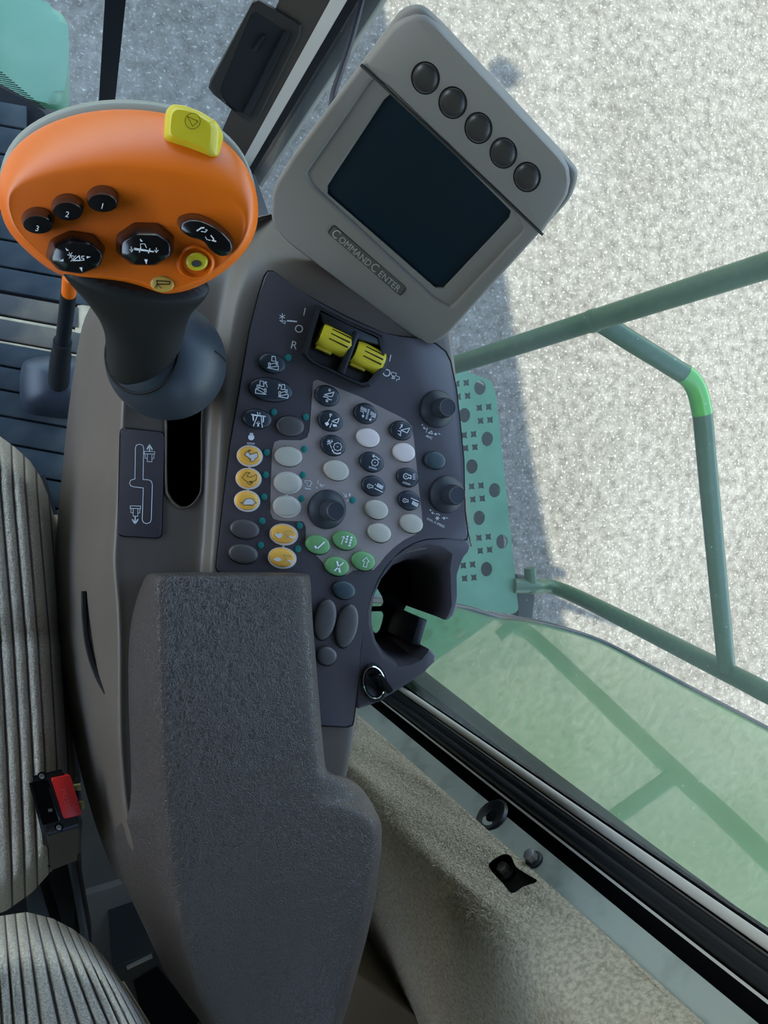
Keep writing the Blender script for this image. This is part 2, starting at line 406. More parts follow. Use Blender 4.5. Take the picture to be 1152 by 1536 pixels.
# plan of the right-hand glass, corner post and pillar; everything here is vertical
def pol(r, a): return Vector((r * math.cos(math.radians(a)), r * math.sin(math.radians(a)), 0))
ZT = 3.36
def vert_prism(name, plan, z0, z1, mat, parent=None, smooth=35, bev=0.0):
    top = [Vector((p[0], p[1], z1)) for p in plan]
    o = link(name, newmesh(prism_bm(top, (0, 0, 1), z1 - z0, bev), smooth), mat, parent)
    if parent is None: o['kind'] = 'structure'
    return o
glp = smooth_line([(.325, .515, 0), (.405, .34, 0), (.455, .12, 0), (.478, -.12, 0), (.468, -.36, 0)], 6)
inn = [p - Vector((.005, 0, 0)) for p in glp]
bm = loft_bm([[Vector((p.x, p.y, z)) for p in glp + inn[::-1]] for z in (1.55, ZT)], True, (True, True))
struct('window_1', bm, M['glass'])
gf = smooth_line([(-.95, .585, 0), (-.4, .63, 0), (.0, .63, 0), (.16, .60, 0), (.262, .545, 0)], 6)
bm = loft_bm([[Vector((p.x, p.y, z)) for p in gf + [q - Vector((0, .005, 0)) for q in gf][::-1]] for z in (1.55, ZT)], True, (True, True))
win2 = struct('window_2', bm, M['glass_front'])
# corner post behind the right-hand window: flange, channel, seal, trim
def ann(r0, r1, a0, a1): return [pol(r0, a0), pol(r0, a1), pol(r1, a1), pol(r1, a0)]
post = vert_prism('trim_1', ann(.604, .66, -45.8, -37.6), 1.6, ZT, M['deep'])
flange = vert_prism('flange', [pol(.574, -46.2), pol(.582, -43.35), pol(.606, -43.35), pol(.606, -46.2)], 1.6, ZT, M['flange'], post, bev=.0)
vert_prism('channel_lip', ann(.585, .61, -41.95, -41.72), 1.6, ZT, M['trimgrey'], post)
for nm, r, a, rr in (('window_seal', .593, -40.75, .0085), ('window_seal', .591, -39.75, .0062)):
    c = pol(r, a); vert_prism(nm, [c + Vector((rr * math.cos(t * PI / 9), rr * math.sin(t * PI / 9), 0)) for t in range(18)], 1.6, ZT, M['rubber'], post, 50)
c0 = pol(.584, -38.55)
vert_prism('trim_strip', [c0 + Vector((.0046 * math.cos(t * PI / 9), .0046 * math.sin(t * PI / 9), 0)) for t in range(18)], 1.6, ZT, M['trimgrey'], post, 50)
FL = Pl(pol(.5787, -44.6), -(pol(1, -44.6)) + Vector((0.10, 0.06, 0)))
# stamped hole in the flange and two bolts
hc = FL.at(738, 1224, .0006); hn = FL.n; hx = hn.cross(Vector((0, 0, 1))).normalized(); hz = Vector((0, 0, 1))
def circ(c, r, n=24, e=1.0): return [c + hx * r * math.cos(2 * PI * i / n) + hz * r * e * math.sin(2 * PI * i / n) for i in range(n)]
bm = loft_bm([circ(hc + hn * .0005, .0215), circ(hc + hn * .0035, .0190), circ(hc + hn * .0028, .0150), circ(hc + hn * .0004, .0115), circ(hc, .0075)], True)
link('stamped_ring', newmesh(bm, 60), M['rubber'], flange)
bm = loft_bm([circ(hc + hn * .0006, .0076), circ(hc + hn * .0006, .0003)], True); link('bolt_hole', newmesh(bm), M['deep'], flange)
def bolt(p, parent, s=1.0):
    bm = loft_bm([circ(p, .0085 * s), circ(p + hn * .0022 * s, .0083 * s), circ(p + hn * .0034 * s, .0066 * s)], True, (True, True))
    o = link('bolt', newmesh(bm, 40), M['black'], parent)
    hexa = [p + hn * .0105 * s + hx * .0056 * s * math.cos(PI / 3 * i + .3) + hz * .0056 * s * math.sin(PI / 3 * i + .3) for i in range(6)]
    prism('hex_head', hexa, hn, .0075 * s, M['steel'], o, .0006)
    return o
bolt(FL.at(802, 1291, .001), flange, 1.15)
# carpeted wall pad
cp = [pol(.572, -45.75), pol(.566, -46.6), pol(.560, -48.2), pol(.553, -50.2), pol(.549, -51.8), pol(.556, -53.3), pol(.58, -55.0), pol(.64, -57.6), pol(.74, -60.6), pol(.90, -63.0)]
cp = smooth_line([(p.x, p.y, 0) for p in cp], 5)
zs = [1.6 + i * .03 for i in range(44)]
rows = []
for z in zs:
    r = []
    for i, p in enumerate(cp):
        a = math.sin(z * 23 + i * .5) * .0016 + math.sin(z * 61 + i * 1.3) * .0008
        d = Vector((p.x, p.y, 0)).normalized(); q = p - d * a if 2 < i else p.copy(); q.z = z; r.append(q)
    back = [Vector((.80, -.95, z)), Vector((.66, -.66, z)), Vector((.455, -.47, z))]
    rows.append(r + back)
me = newmesh(loft_bm(rows, True, (True, True)), 60)
hole_px = smooth_line([(733, 1300), (744, 1287), (757, 1281), (767, 1285), (774, 1300), (790, 1311), (806, 1322), (785, 1330), (768, 1340), (755, 1326)], 3, True)
bm = loft_bm([[pd(p.x, p.y, D) for p in hole_px] for D in (.55, 1.0)], True, (True, True))
cut = bpy.data.objects.new('cut', newmesh(bm)); C.objects.link(cut)
me = apply_mods(me, [m_diff(cut)]); bpy.data.objects.remove(cut); sharp(me, 50)
me.materials.clear()
wallr = link('wall_right', me, M['carpet']); wallr['kind'] = 'structure'
br = FL.at(762, 1310, -.016)
bm = prism_bm([FL.at(x, y, -.011) for x, y in ((715, 1265), (790, 1262), (815, 1330), (760, 1350))], hn, .01); link('bracket', newmesh(bm), M['black'], wallr)
bolt(FL.at(761, 1309, -.010), wallr, 1.1)
# loose pile of the carpet
bm = bmesh.new()
for k in range(9000):
    i = random.uniform(3, len(cp) - 12); z = random.uniform(1.72, 2.5); i0 = int(i)
    p = cp[i0].lerp(cp[i0 + 1], i - i0); p = Vector((p.x, p.y, z))
    if 2.28 < z < 2.50 and i < 16: continue
    d = -Vector((p.x, p.y, 0)).normalized()
    t = Vector((random.gauss(0, 1), random.gauss(0, 1), random.gauss(0, 1))).normalized()
    L = random.uniform(.003, .007); e = (d * random.uniform(.3, .9) + t).normalized() * L; s = t.cross(d).normalized() * .00022
    vs = [bm.verts.new(v) for v in (p - s, p + s, p + e * .6 + s * .7 + d * .0003, p + e)]
    bm.faces.new((vs[0], vs[1], vs[2])); bm.faces.new((vs[0], vs[2], vs[3]))
me = bpy.data.meshes.new('pile'); bm.to_mesh(me); bm.free()
pile = link('carpet_pile', me, M['fibre'], wallr); pile['kind'] = 'stuff'
bm = box_bm((-.95, -.95, FZ), (.62, -.88, 2.75)); struct('wall_rear', bm, M['carpet'])
bm = box_bm((-1.0, -.95, FZ), (-.95, .58, 1.84)); box_bm((-1.0, -.95, 1.84), (-.95, -.30, 2.75), bm=bm); struct('wall_left', bm, M['beige'])
prism('trim_2', [pz(x, y, 2.12) for x, y in ((470, 1430), (528, 1450), (645, 1540), (720, 1610), (470, 1660))], (0, 0, 1), .36, M['beige'], None, .006)['kind'] = 'structure'
# pillar with its moulded recess
pl = [pol(.585, 65.4), pol(.60, 60.55), pol(.603, 59.1), pol(.64, 59.1), pol(.67, 65.0)]
pil = vert_prism('trim_3', [pl[0], pl[1], pl[1] * 1.06, pl[0] * 1.1], 1.6, ZT, M['pillar'])
vert_prism('edge_strip', [pol(.599, 60.62), pol(.605, 59.12), pol(.625, 59.12), pol(.622, 60.62)], 1.6, ZT, material('pillar_trim', (214, 204, 190), .6, .3), pil, bev=.0)
vert_prism('window_seal', [pol(.606, 59.15), pol(.610, 56.3), pol(.65, 56.3), pol(.65, 59.15)], 1.6, ZT, M['rubber'], pil)
vert_prism('glass_bead', [pol(.612, 56.35), pol(.612, 55.75), pol(.64, 55.75), pol(.64, 56.35)], 1.6, ZT, M['trimgrey'], pil)
PP = Pl(pl[0].lerp(pl[1], .5), pl[0].lerp(pl[1], .5) * -1)
PP.n = Vector((-(pl[1] - pl[0]).y, (pl[1] - pl[0]).x, 0)).normalized()
if PP.n.dot(pl[0]) > 0: PP.n = -PP.n
o_out = rnd([(383, -6), (455, 37), (450, 55), (384, 187), (372, 184), (312, 135), (314, 122)], 8)
o_in = rnd([(379, 14), (430, 47), (433, 52), (372, 172), (345, 163), (328, 138)], 8)
n_ = len(o_out)
def res(pts, n):      # resample a closed loop to n points
    P = [Vector(p) for p in pts]; L = [(P[(i + 1) % len(P)] - P[i]).length for i in range(len(P))]; T = sum(L); o = []
    for k in range(n):
        d = T * k / n; i = 0
        while d > L[i]: d -= L[i]; i += 1
        o.append(P[i].lerp(P[(i + 1) % len(P)], d / L[i] if L[i] else 0))
    return o
A_, B_ = res(o_out, 40), res(o_in, 40)
bm = loft_bm([[PP.at(p.x, p.y, .0005) for p in A_], [PP.at(p.x, p.y, .004) for p in [a.lerp(b, .15) for a, b in zip(A_, B_)]], [PP.at(p.x, p.y, .004) for p in [a.lerp(b, .5) for a, b in zip(A_, B_)]], [PP.at(p.x, p.y, .0025) for p in B_]], True)
link('recess_frame', newmesh(bm, 40), material('recess_brown', (46, 41, 37), .45, .5), pil)
fp = link('recess_floor', newmesh(prism_bm([PP.at(p.x, p.y, .0022) for p in B_], PP.n, .002), 30), M['dark'], pil)
prism('lip', [PP.at(x, y, .0075) for x, y in ((424, 55), (435, 51), (374, 176), (364, 172))], PP.n, .006, M['black'], fp, .001)
prism('latch_tab', [PP.at(x, y, .006) for x, y in ((394, 54), (398, 55), (384, 77), (379, 76))], PP.n, .004, M['black'], fp, .001)
# dark front mullion
pm = pol(.575, 84.6)
vert_prism('trim_4', [pol(.555, 84.1), pol(.555, 81.7), pol(.60, 81.7), pol(.60, 84.1)], 1.6, ZT, M['rubber'], None)
# ------------------------------------------------------------------ outside
t = thing('handrail', 'green tubular handrail with two posts standing beside the perforated platform', 'handrail', pz(860, 890, 1.0))
prail = lambda *a: [pz(*p) for p in a]
fp_ = smooth_line(prail((640, 558, 1.22), (690, 545, 1.41), (890, 481, 1.79), (1152, 398, 2.13), (1300, 350, 2.28)), 5)
link('front_post', newmesh(tube_bm(fp_, .0215, 16), 60), M['rail'], t)
rp = smooth_line(prail((772, 879, .97), (800, 880, .985), (850, 888, 1.0), (1090, 1008, 1.68), (1152, 1040, 1.80), (1280, 1100, 2.0)), 6)
o = link('rear_post', newmesh(tube_bm(rp, .0235, 16), 60), M['rail'], t)
link('end_stub', newmesh(tube_bm(prail((797, 888, .985), (795, 852, .985)), .019, 14), 50), M['rail'], o)
bar = smooth_line(prail((893, 478, 1.78), (950, 514, 1.79), (1008, 550, 1.795), (1038, 572, 1.80), (1052, 612, 1.80), (1060, 690, 1.79), (1075, 850, 1.74), (1090, 1004, 1.69)), 6)
link('cross_bar', newmesh(tube_bm(bar, .0200, 16), 60), M['rail'], t)
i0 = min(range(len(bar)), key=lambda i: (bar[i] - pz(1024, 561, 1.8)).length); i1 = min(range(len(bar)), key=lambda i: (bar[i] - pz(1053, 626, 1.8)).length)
link('bright_bend', newmesh(tube_bm(bar[i0:i1 + 1], .0207, 16), 60), M['rail_bright'], t, 'bright glossy green bend of the cross bar')  # bend overlaid with a slightly thicker tube in a brighter green
link('weld_collar', newmesh(tube_bm([pz(886, 482.5, 1.785), pz(895, 479.5, 1.798)], .0232, 16), 60), M['rail'], t)
PZ = .96
a, b2 = Vector((1 / 1, 1)), 0
circles = []; stars = []
Ax, Ay = 696.9, 622.8
for k in range(-2, 5):
    for c in range(-5, 1):
        ox, oy = Ax + c * 57 + 11 * k, Ay - c * 5.6 + 77 * k
        circles += [(ox, oy), (ox + 34, oy + 35.7)]; stars += [(ox + 29, oy - 2), (ox + 6.5, oy + 39)]
outl = rnd([(470, 520), (680, 550), (737, 571), (744, 590), (778, 915), (770, 921), (560, 892), (470, 880)], 10)
def inside(x, y, m):
    edge = 742 + (y - 590) * .105
    return x + m < edge and 565 + m * .4 < y < 905 - (740 - x) * .12 and x > 560 and y > 548 + (x - 690) * .42 + m
loops = [[pz(x, y, PZ) for x, y in outl]]
stars = [c for c in stars if c[1] < 876]; circles = [c for c in circles if c[1] < 880]
for x, y in circles:
    if inside(x, y, 11): loops.append([pz(u, v, PZ) for u, v in ell(x, y, 8.6, 11, 0, 18)])
def star(x, y, r=6.4):
    o = []
    for i in range(8):
        a_ = PI / 4 * i + .70; q = r if i % 2 == 0 else r * .52; o.append((x + q * math.cos(a_), y + q * 1.1 * math.sin(a_)))
    return o
for x, y in stars:
    if inside(x, y, 18):
        for dx, dy in ((-7, -9), (7, -10.5), (-5, 10.5), (9, 9)): loops.append([pz(u, v, PZ) for u, v in star(x + dx, y + dy)])
t = thing('step_platform', 'green perforated metal step platform with round holes beside the console', 'platform', pz(720, 740, PZ))
link('perforated_plate', flat_mesh(loops, .006, frame_h(PZ)), M['plate'], t)
prism('under_frame', [pz(x, y, PZ - .09) for x, y in ((480, 530), (690, 560), (733, 582), (764, 895), (560, 868))], (0, 0, 1), .12, M['under'], t)
prism('mount_block', [pz(x, y, PZ - .03) for x, y in ((776, 862), (806, 868), (800, 930), (778, 925))], (0, 0, 1), .10, M['under'], t, .01)
# shiny side panel
BN = Vector((.379, .906, .188)).normalized(); BP = Pl(pz(900, 1150, 2.11), BN)
outer = smooth_line([(520, 900), (600, 903), (680, 908), (745, 925), (790, 930), (835, 940), (900, 961), (970, 997), (1060, 1045), (1152, 1093), (1260, 1150)], 5)
inner = smooth_line([(520, 918), (590, 970), (638, 1009), (700, 1057), (760, 1104), (830, 1157), (900, 1209), (1000, 1284), (1080, 1343), (1118, 1376), (1150, 1440)], 5)
rows = []
NV = 14
for v in range(NV + 1):
    s = v / NV; r = []
    for p, q in zip(inner, outer):
        u = p.lerp(q, s); r.append(BP.at(u.x, u.y, 0))
    rows.append(r)
t = thing('side_panel', 'glossy green side panel mirroring the handrail outside the window', 'panel', BP.at(760, 1000))
bm = loft_bm(rows); r_ = bmesh.ops.solidify(bm, geom=list(bm.faces), thickness=.006)
link('panel_skin', newmesh(bm, 40), M['bodypaint'], t)
link('panel_edge_seal', newmesh(tube_bm([BP.at(p.x, p.y, .002) for p in outer], .007, 8), 60), M['rubber'], t)
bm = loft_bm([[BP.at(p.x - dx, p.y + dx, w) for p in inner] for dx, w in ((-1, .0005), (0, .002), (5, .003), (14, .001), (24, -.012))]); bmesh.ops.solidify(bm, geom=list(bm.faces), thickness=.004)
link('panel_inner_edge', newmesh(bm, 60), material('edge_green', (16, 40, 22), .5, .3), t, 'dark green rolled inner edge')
# green header hood in front of the windscreen
hd = smooth_line([(-40, -20, 0), (60, 0, 0), (97, 20, 0), (103, 60, 0), (100, 112, 0), (90, 152, 0), (60, 152, 0), (20, 140, 0), (-40, 110, 0)], 4, True)
o = prism('header_hood', [pz(p.x, p.y, 1.15) for p in hd], (0, 0, 1), .25, M['header'], None, .03, 4)
tag(o, 'green rounded header hood beyond the windscreen in the upper left corner', 'hood')
bm = bmesh.new()
for k in range(15):
    x = 2 + k * 4.6; y = 108 + k * 3.9
    ln = 46 - k * 1.6
    vs = [pz(x + 2, y, FZ + .004), pz(x + 2, y + 1.5, FZ + .004), pz(x - ln, y - 7 + .7, FZ + .004), pz(x - ln, y - 7, FZ + .004)]
    bm.faces.new([bm.verts.new(v) for v in vs])
bmesh.ops.solidify(bm, geom=list(bm.faces), thickness=.001)
o = link('frit_line_band', newmesh(bm), M['deep'], win2); o['kind'] = 'stuff'

# ------------------------------------------------------------------ floor mat
t = thing('rubber_floor_mat', 'dark ribbed rubber floor mat with paler strips left of the console', 'mat', pz(20, 500, FZ))
prism('mat_base', [pz(x, y, FZ + .008) for x, y in ((-380, 40), (0, 130), (62, 165), (210, 330), (190, 1100), (-380, 1100))], (0, 0, 1), .008, M['dark'], t)
ys = [150, 187, 230, 273, 316, 358, 399, 436, 474, 512, 548, 584, 623, 664, 706, 748, 790, 832]
for i in range(len(ys) - 1):
    xr = 60 + (i < 2) * (i * 40 - 20) if i < 2 else 200
    paler = i in (7, 8)  # two ribs in a paler, browner tone
    if paler: xr = 118 + (i - 7) * 4
    g = 3.5 if i in (7, 8) else 1.3
    y0, y1 = ys[i] + g, ys[i + 1] - (3.5 if i in (7, 8) else 1.3)
    prism('mat_rib', [pz(x, y, FZ + .018) for x, y in ((-380, y0 - 68), (xr, y0 + .18 * xr), (xr, y1 + .18 * xr), (-380, y1 - 68))], (0, 0, 1), .012, M['mat_pale'] if paler else M['mat'], t, .003, 2, 'paler rib' if paler else None)
for y in (476, 513):  # pale beige strips in two grooves, patch at their right end
    prism('beige_strip', [pz(x, yy, FZ + .0155) for x, yy in ((-380, y - 70), (128, y + 23 - 2), (128, y + 23 + 4), (-380, y - 64))], (0, 0, 1), .006, M['mat_beige'], t, .001)
prism('beige_patch', [pz(x, y, FZ + .016) for x, y in ((116, 458), (150, 452), (150, 540), (122, 532), (112, 500))], (0, 0, 1), .006, M['mat_beige'], t, .002)
# orange tipped floor lever
t = thing('floor_lever', 'black floor lever with an orange tip standing on the rubber mat', 'lever', pz(70, 590, FZ))
b0 = smooth_line([(30, 560, 0), (42, 545, 0), (80, 540, 0), (125, 546, 0), (130, 580, 0), (122, 625, 0), (70, 625, 0), (34, 612, 0)], 3, True)
rows = [[pz(p.x, p.y, FZ + .02) for p in b0]]
cxx, cyy = 82, 580
for s, z, dx in ((.97, .05, 1), (.86, .075, 2), (.45, .085, 6), (.25, .088, 8)):
    rows.append([pz(cxx + (p.x - cxx) * s + dx, cyy + (p.y - cyy) * s - 8, FZ + z) for p in b0])
bm = loft_bm(rows, True, (True, True)); link('lever_boot', newmesh(bm, 60), M['boot'], t)
link('sleeve', newmesh(tube_bm([pz(88, 575, FZ + .08), pz(90, 545, FZ + .13), pz(92, 530, FZ + .15)], [.0155, .0145, .0138], 14), 50), M['dark'], t)
link('sleeve', newmesh(tube_bm([pz(92, 532, FZ + .15), pz(94, 512, FZ + .18)], .0125, 14), 50), M['dark'], t)
link('rod', newmesh(tube_bm([pz(94, 515, FZ + .175), pz(103, 440, FZ + .29)], .0098, 14), 50), M['black'], t)
link('tip', newmesh(tube_bm([pz(103, 441, FZ + .289), pz(105, 415, FZ + .33)], .0088, 14), 50), M['orange'], t, 'orange lever tip')
# ------------------------------------------------------------------ console
ZP = 2.49
UP = Vector((0, 0, 1))
con = thing('console', 'taupe armrest console with a charcoal panel of oval keys beside the ribbed seat', 'console', pz(430, 700, 1.75))
# rows: image y, then (x, z) across the hull from the hidden left foot over the ridge, channel and panel bed to the right edge
def hull(y, sil, cr, rid, chl, chr_, pl_, pr, zc=2.474, zp=2.4885):
    sil -= 9; cr -= 6
    return [(y, sil + 30, 2.16), (y, sil + 2, 2.25), (y, sil - 2, 2.335), (y, cr, 2.405), (y, rid - 10, 2.459), (y, rid - 2, zc + .001), (y, rid + 7, zc),
            (y, chl, zc - .001), (y, chr_, zc - .001), (y, chr_ + (pl_ - chr_) * .3, zc + .002), (y, chr_ + (pl_ - chr_) * .8, zp - .002), (y, pl_ + 3, zp), (y, (pl_ + pr) / 2, zp), (y, pr - 6, zp), (y, pr, zp - .001), (y, pr - 3, zp - .018), (y, pr - 20, 2.42), (y, pr - 60, 2.2)]
HR = [hull(318, 405, 408, 412, 414, 416, 420, 560, 2.405, 2.425), hull(335, 365, 369, 375, 380, 392, 408, 600, 2.425, 2.440), hull(355, 310, 316, 328, 336, 362, 390, 620, 2.445, 2.458),
      hull(390, 240, 250, 262, 272, 342, 382, 645, 2.465, 2.478), hull(430, 165, 178, 215, 226, 326, 370, 664), hull(470, 133, 150, 196, 208, 318, 358, 674), hull(540, 121, 140, 187, 200, 312, 348, 683),
      hull(620, 110, 128, 183, 195, 306, 338, 690), hull(700, 102, 122, 179, 190, 305, 332, 697), hull(780, 94, 116, 174, 186, 302, 326, 704), hull(818, 91, 114, 172, 186, 300, 323, 708),
      hull(828, 90, 113, 171, 186, 298, 322, 590), hull(860, 88, 112, 171, 186, 296, 320, 572), hull(900, 88, 114, 176, 190, 296, 320, 553), hull(960, 92, 120, 178, 190, 296, 320, 546),
      hull(1020, 100, 126, 178, 190, 296, 320, 541), hull(1080, 112, 138, 178, 190, 296, 320, 536), hull(1130, 122, 148, 180, 190, 296, 320, 528), hull(1180, 134, 158, 184, 194, 296, 320, 518), hull(1245, 153, 172, 192, 202, 290, 315, 500), hull(1300, 174, 190, 210, 220, 290, 315, 480), hull(1350, 204, 214, 226, 236, 290, 315, 460)]
me = newmesh(loft_bm([[pz(x, y, z) for y, x, z in r] for r in HR], False, (True, True)))
bm = bmesh.new(); bm.from_mesh(me)
bmesh.ops.holes_fill(bm, edges=[e for e in bm.edges if e.is_boundary], sides=0)
bmesh.ops.recalc_face_normals(bm, faces=bm.faces); bm.to_mesh(me); bm.free()
me = apply_mods(me, [m_sub(2)])
slot_px = [(x, y) for x, y in smooth_line([(252, 560), (300, 560), (301, 640), (301, 725), (297, 743), (287, 756), (276, 760), (265, 756), (255, 743), (251, 725), (251, 640)], 3, True)]
bm = loft_bm([[pz(x, y, z) for x, y in slot_px] for z in (2.40, 2.55)], True, (True, True))
cut = bpy.data.objects.new('cut', newmesh(bm)); C.objects.link(cut)
me = apply_mods(me, [m_diff(cut)]); bpy.data.objects.remove(cut); me.materials.clear(); sharp(me, 40)
hullo = link('body', me, M['body'], con)
ZCH = 2.4735
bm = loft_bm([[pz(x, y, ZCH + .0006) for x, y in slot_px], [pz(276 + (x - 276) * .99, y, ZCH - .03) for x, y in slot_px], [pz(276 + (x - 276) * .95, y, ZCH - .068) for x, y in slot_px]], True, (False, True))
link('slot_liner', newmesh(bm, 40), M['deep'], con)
lp = [Vector((x, y)) for x, y in slot_px]
bm = loft_bm([[pz(276 + (p.x - 276) * s, 690 + (p.y - 690) * (1 + (s - 1) * .35), ZCH + z) for p in lp] for s, z in ((1.17, -.0012), (1.13, .0016), (1.05, .002), (1.0, .0004), (.99, -.003))], True)
link('slot_rim', newmesh(bm, 60), M['body'], con)
bm = box_bm((.06, -.36, FZ), (.16, -.02, 2.33), .02); link('pedestal', newmesh(bm), M['dark'], con)
# seam on the flank
sp = smooth_line([(122, 888, 2.428), (123, 930, 2.43), (129, 975, 2.434), (142, 1015, 2.44), (160, 1048, 2.452)], 5)
link('flank_seam', newmesh(tube_bm([pz(*p) + Vector((.002, 0, -.0035)) for p in sp], .0022, 6)), M['seam'], con)
link('flank_hole', newmesh(prism_bm([pz(x, y, 2.448) for x, y in ell(171, 1105, 2.4, 4, 10, 10)], UP, .004)), M['deep'], con)
# channel decal
DZ = ZCH + .0014
F_D = horiz(DZ + .0003).at
dec = prism('decal_plate', [pz(x, y, DZ) for x, y in rnd([(181, 642), (247, 649), (242, 807), (177, 803)], 9)], UP, .003, M['panel'], con, .0004)
prism('decal_gap', [pz(x, y, DZ - .0008) for x, y in rnd([(179.6, 640.5), (248.6, 647.6), (243.5, 808.5), (175.5, 804.5)], 10)], UP, .003, M['seam'], con)
T = crop(160, 610, 5.906)
icon('shift_pattern', dec, F_D, T, [[(250, 640), (255, 365), (262, 342), (290, 332), (318, 342), (328, 365), (322, 645), (370, 648), (395, 660), (405, 690), (395, 1000), (385, 1025), (355, 1037), (325, 1025), (315, 1000), (325, 720), (240, 710), (212, 700), (203, 678), (212, 652), (240, 643), (250, 640)]], w=.9, mat=M['print'])
for dy, up, dx in ((0, True, 0), (483, False, -125)):
    P = lambda pts: [(x + dx, y + dy) for x, y in pts]
    st = [P([(335, 395), (425, 398), (425, 420), (332, 418), (335, 395)]), P([(340, 422), (340, 455), (360, 458), (360, 487), (400, 488), (402, 460), (418, 458), (420, 422)]), P([(360, 422), (360, 455)]), P([(402, 425), (400, 458)])]
    if up: st += [([(380, 392), (380, 345)], 1.6), ([(358, 376), (380, 337), (403, 379)], 1.8)]
    else: st += [([(252, 975), (252, 1035)], 1.6), ([(228, 1000), (252, 1040), (276, 1000)], 1.8)]
    icon('header_icon', dec, F_D, T, st, w=.8, mat=M['print'])
# main panel
PN = [(325, 850), (335, 760), (346, 668), (361, 580), (375.6, 494), (388, 445), (398, 414), (403, 407), (411, 407), (424, 416), (445, 434), (476, 452), (520, 476), (575, 501), (600, 505), (633, 508), (653, 516), (668, 528), (675, 542), (684, 584), (690, 640), (695, 690), (697, 767), (701.5, 800), (700, 808), (693, 811), (667, 807), (640, 807), (622, 812), (604, 822), (590, 835), (577, 852), (566, 870), (556, 893), (550, 920), (545, 950), (542, 968), (538, 1018), (530, 1080), (528, 1087), (520, 1090), (480, 1088), (440, 1050), (440, 880), (400, 864), (334, 859), (327, 856)]
prism('panel_gap', [pz(x, y, ZP + .0002) for x, y in [(x + (1.7 if x > 480 else -1.7) * (0 if 440 < x < 480 else 1), y + (1.5 if y > 800 else -1.5)) for x, y in PN]], UP, .006, M['seam'], con)
panel = prism('control_panel', [pz(x, y, ZP + .0016) for x, y in PN], UP, .006, M['panel'], con, .0006)
ZT_ = ZP + .0016
IN = [(470, 572), (476, 569.5), (540, 595), (608, 629), (618, 640), (621, 660), (624, 690), (628, 730), (632.5, 767), (634, 785), (632, 796), (622, 802), (606, 810), (590, 822), (578, 834), (568, 847), (560, 855), (545, 854), (530, 855.5), (520, 862), (505, 864.5), (492, 858), (484, 843), (472, 831), (461, 822), (458.5, 812), (458.7, 790), (454, 782), (420, 781), (410, 778), (405.5, 768), (406.5, 720), (408.5, 675), (412, 663), (420, 660), (452, 660.5), (461, 656), (464.5, 645), (467, 610)]
inlay = prism('key_field', [pz(x, y, ZT_ + .0003) for x, y in IN], UP, .0006, M['inlay'], panel)
KH = .0042
FK = horiz(ZT_ + KH + .0010).at
def key(cx, cy, w, h, mat, ang=18, label=None, hh=KH, ring=None, n=28):
    if ring:
        bm = dome_bm([pz(x, y, ZT_ + .0012) for x, y in ell(cx, cy + .5, w / 2 + ring, h / 2 + ring * .9, ang, n)], UP, .0010, .0001, .0004)
        link('key_ring', newmesh(bm, 40), M['ring'], panel)
    bm = dome_bm([pz(x, y, ZT_ + .0004) for x, y in ell(cx - 1.3, cy + .4, w / 2 + .9, h / 2 + .9, ang, n)], UP, .0004, .0001, .0002)
    g = newmesh(bm, 40)
    bm = dome_bm([pz(x, y, ZT_ + hh) for x, y in ell(cx, cy, w / 2, h / 2, ang, n)], UP, hh, .0007, .0012)
    o = link('key', newmesh(bm, 45), mat, con, label)
    if not ring: link('key_gap', g, M['seam'], o)
    return o
def led(x, y): return prism('indicator_light', [pz(u, v, ZT_ + .0009) for u, v in ell(x, y, 4.6, 5.2, 0, 16)], UP, .0015, M['led'], con, .0003)
for p in ((432.8, 536.2), (411, 618), (458.9, 625.4), (400.2, 678.5), (398.5, 712.2), (396.4, 745.5), (393.6, 781.6), (391.2, 818), (456.8, 673.6), (454.7, 712.5), (452.6, 747.9), (449.9, 788.2), (447.4, 823.3), (529.7, 750.3)): led(*p)
A = crop(340, 510, 8.2286)
k = key(409.5, 544.3, 41, 29, M['key_navy'], 14, 'navy key with a machine on a slope')
icon('icon', k, FK, A, [[(560, 200), (598, 205), (608, 262), (555, 258), (560, 200)], [(525, 300), (570, 290), (625, 285)], [(515, 285), (535, 280), (540, 322), (518, 330), (515, 285)], [(610, 268), (630, 270), (630, 308), (612, 310), (610, 268)], [(500, 342), (640, 322), (635, 372), (500, 342)]], w=1.0, mat=M['print'])
k = key(407, 584.5, 66, 35, M['key_navy'], 9, 'wide navy key with two tilting machines', n=36)
icon('icon', k, FK, A, [[(412, 505), (452, 510), (460, 575), (410, 565), (412, 505)], [(375, 555), (395, 555), (395, 598), (375, 598), (375, 555)], [(468, 600), (487, 605), (485, 645), (468, 642), (468, 600)], [(358, 600), (490, 672), (355, 655), (358, 600)], [(395, 580), (468, 620)], [(500, 582), (490, 545), (475, 520)], [(470, 540), (472, 515), (497, 522)]], w=1.0, mat=M['print'])
icon('icon', k, FK, A, [[(680, 550), (715, 550), (720, 612), (672, 608), (680, 550)], [(642, 640), (662, 635), (665, 675), (645, 680), (642, 640)], [(730, 615), (747, 615), (745, 655), (730, 655), (730, 615)], [(630, 695), (760, 668), (755, 720), (630, 695)], [(662, 650), (730, 635)], [(635, 605), (645, 570), (660, 548)], [(640, 550), (662, 545), (662, 570)]], w=1.0, mat=M['print'])
k = key(386.7, 628, 43, 29, M['key_navy'], 9, 'navy key with an unloading icon')
icon('icon', k, FK, A, [([(325, 930), (330, 990)], 2.0), ([(455, 945), (450, 1010)], 2.0), [(375, 945), (330, 1062)], [(425, 950), (440, 1078)], ([(388, 1060), (392, 1005)], 2.2), [(380, 895), (385, 915)], [(410, 900), (410, 915)]], [[(303, 912), (485, 938), (482, 950), (350, 937), (303, 926)], [(362, 1030), (392, 996), (416, 1037)]], mat=M['print'])
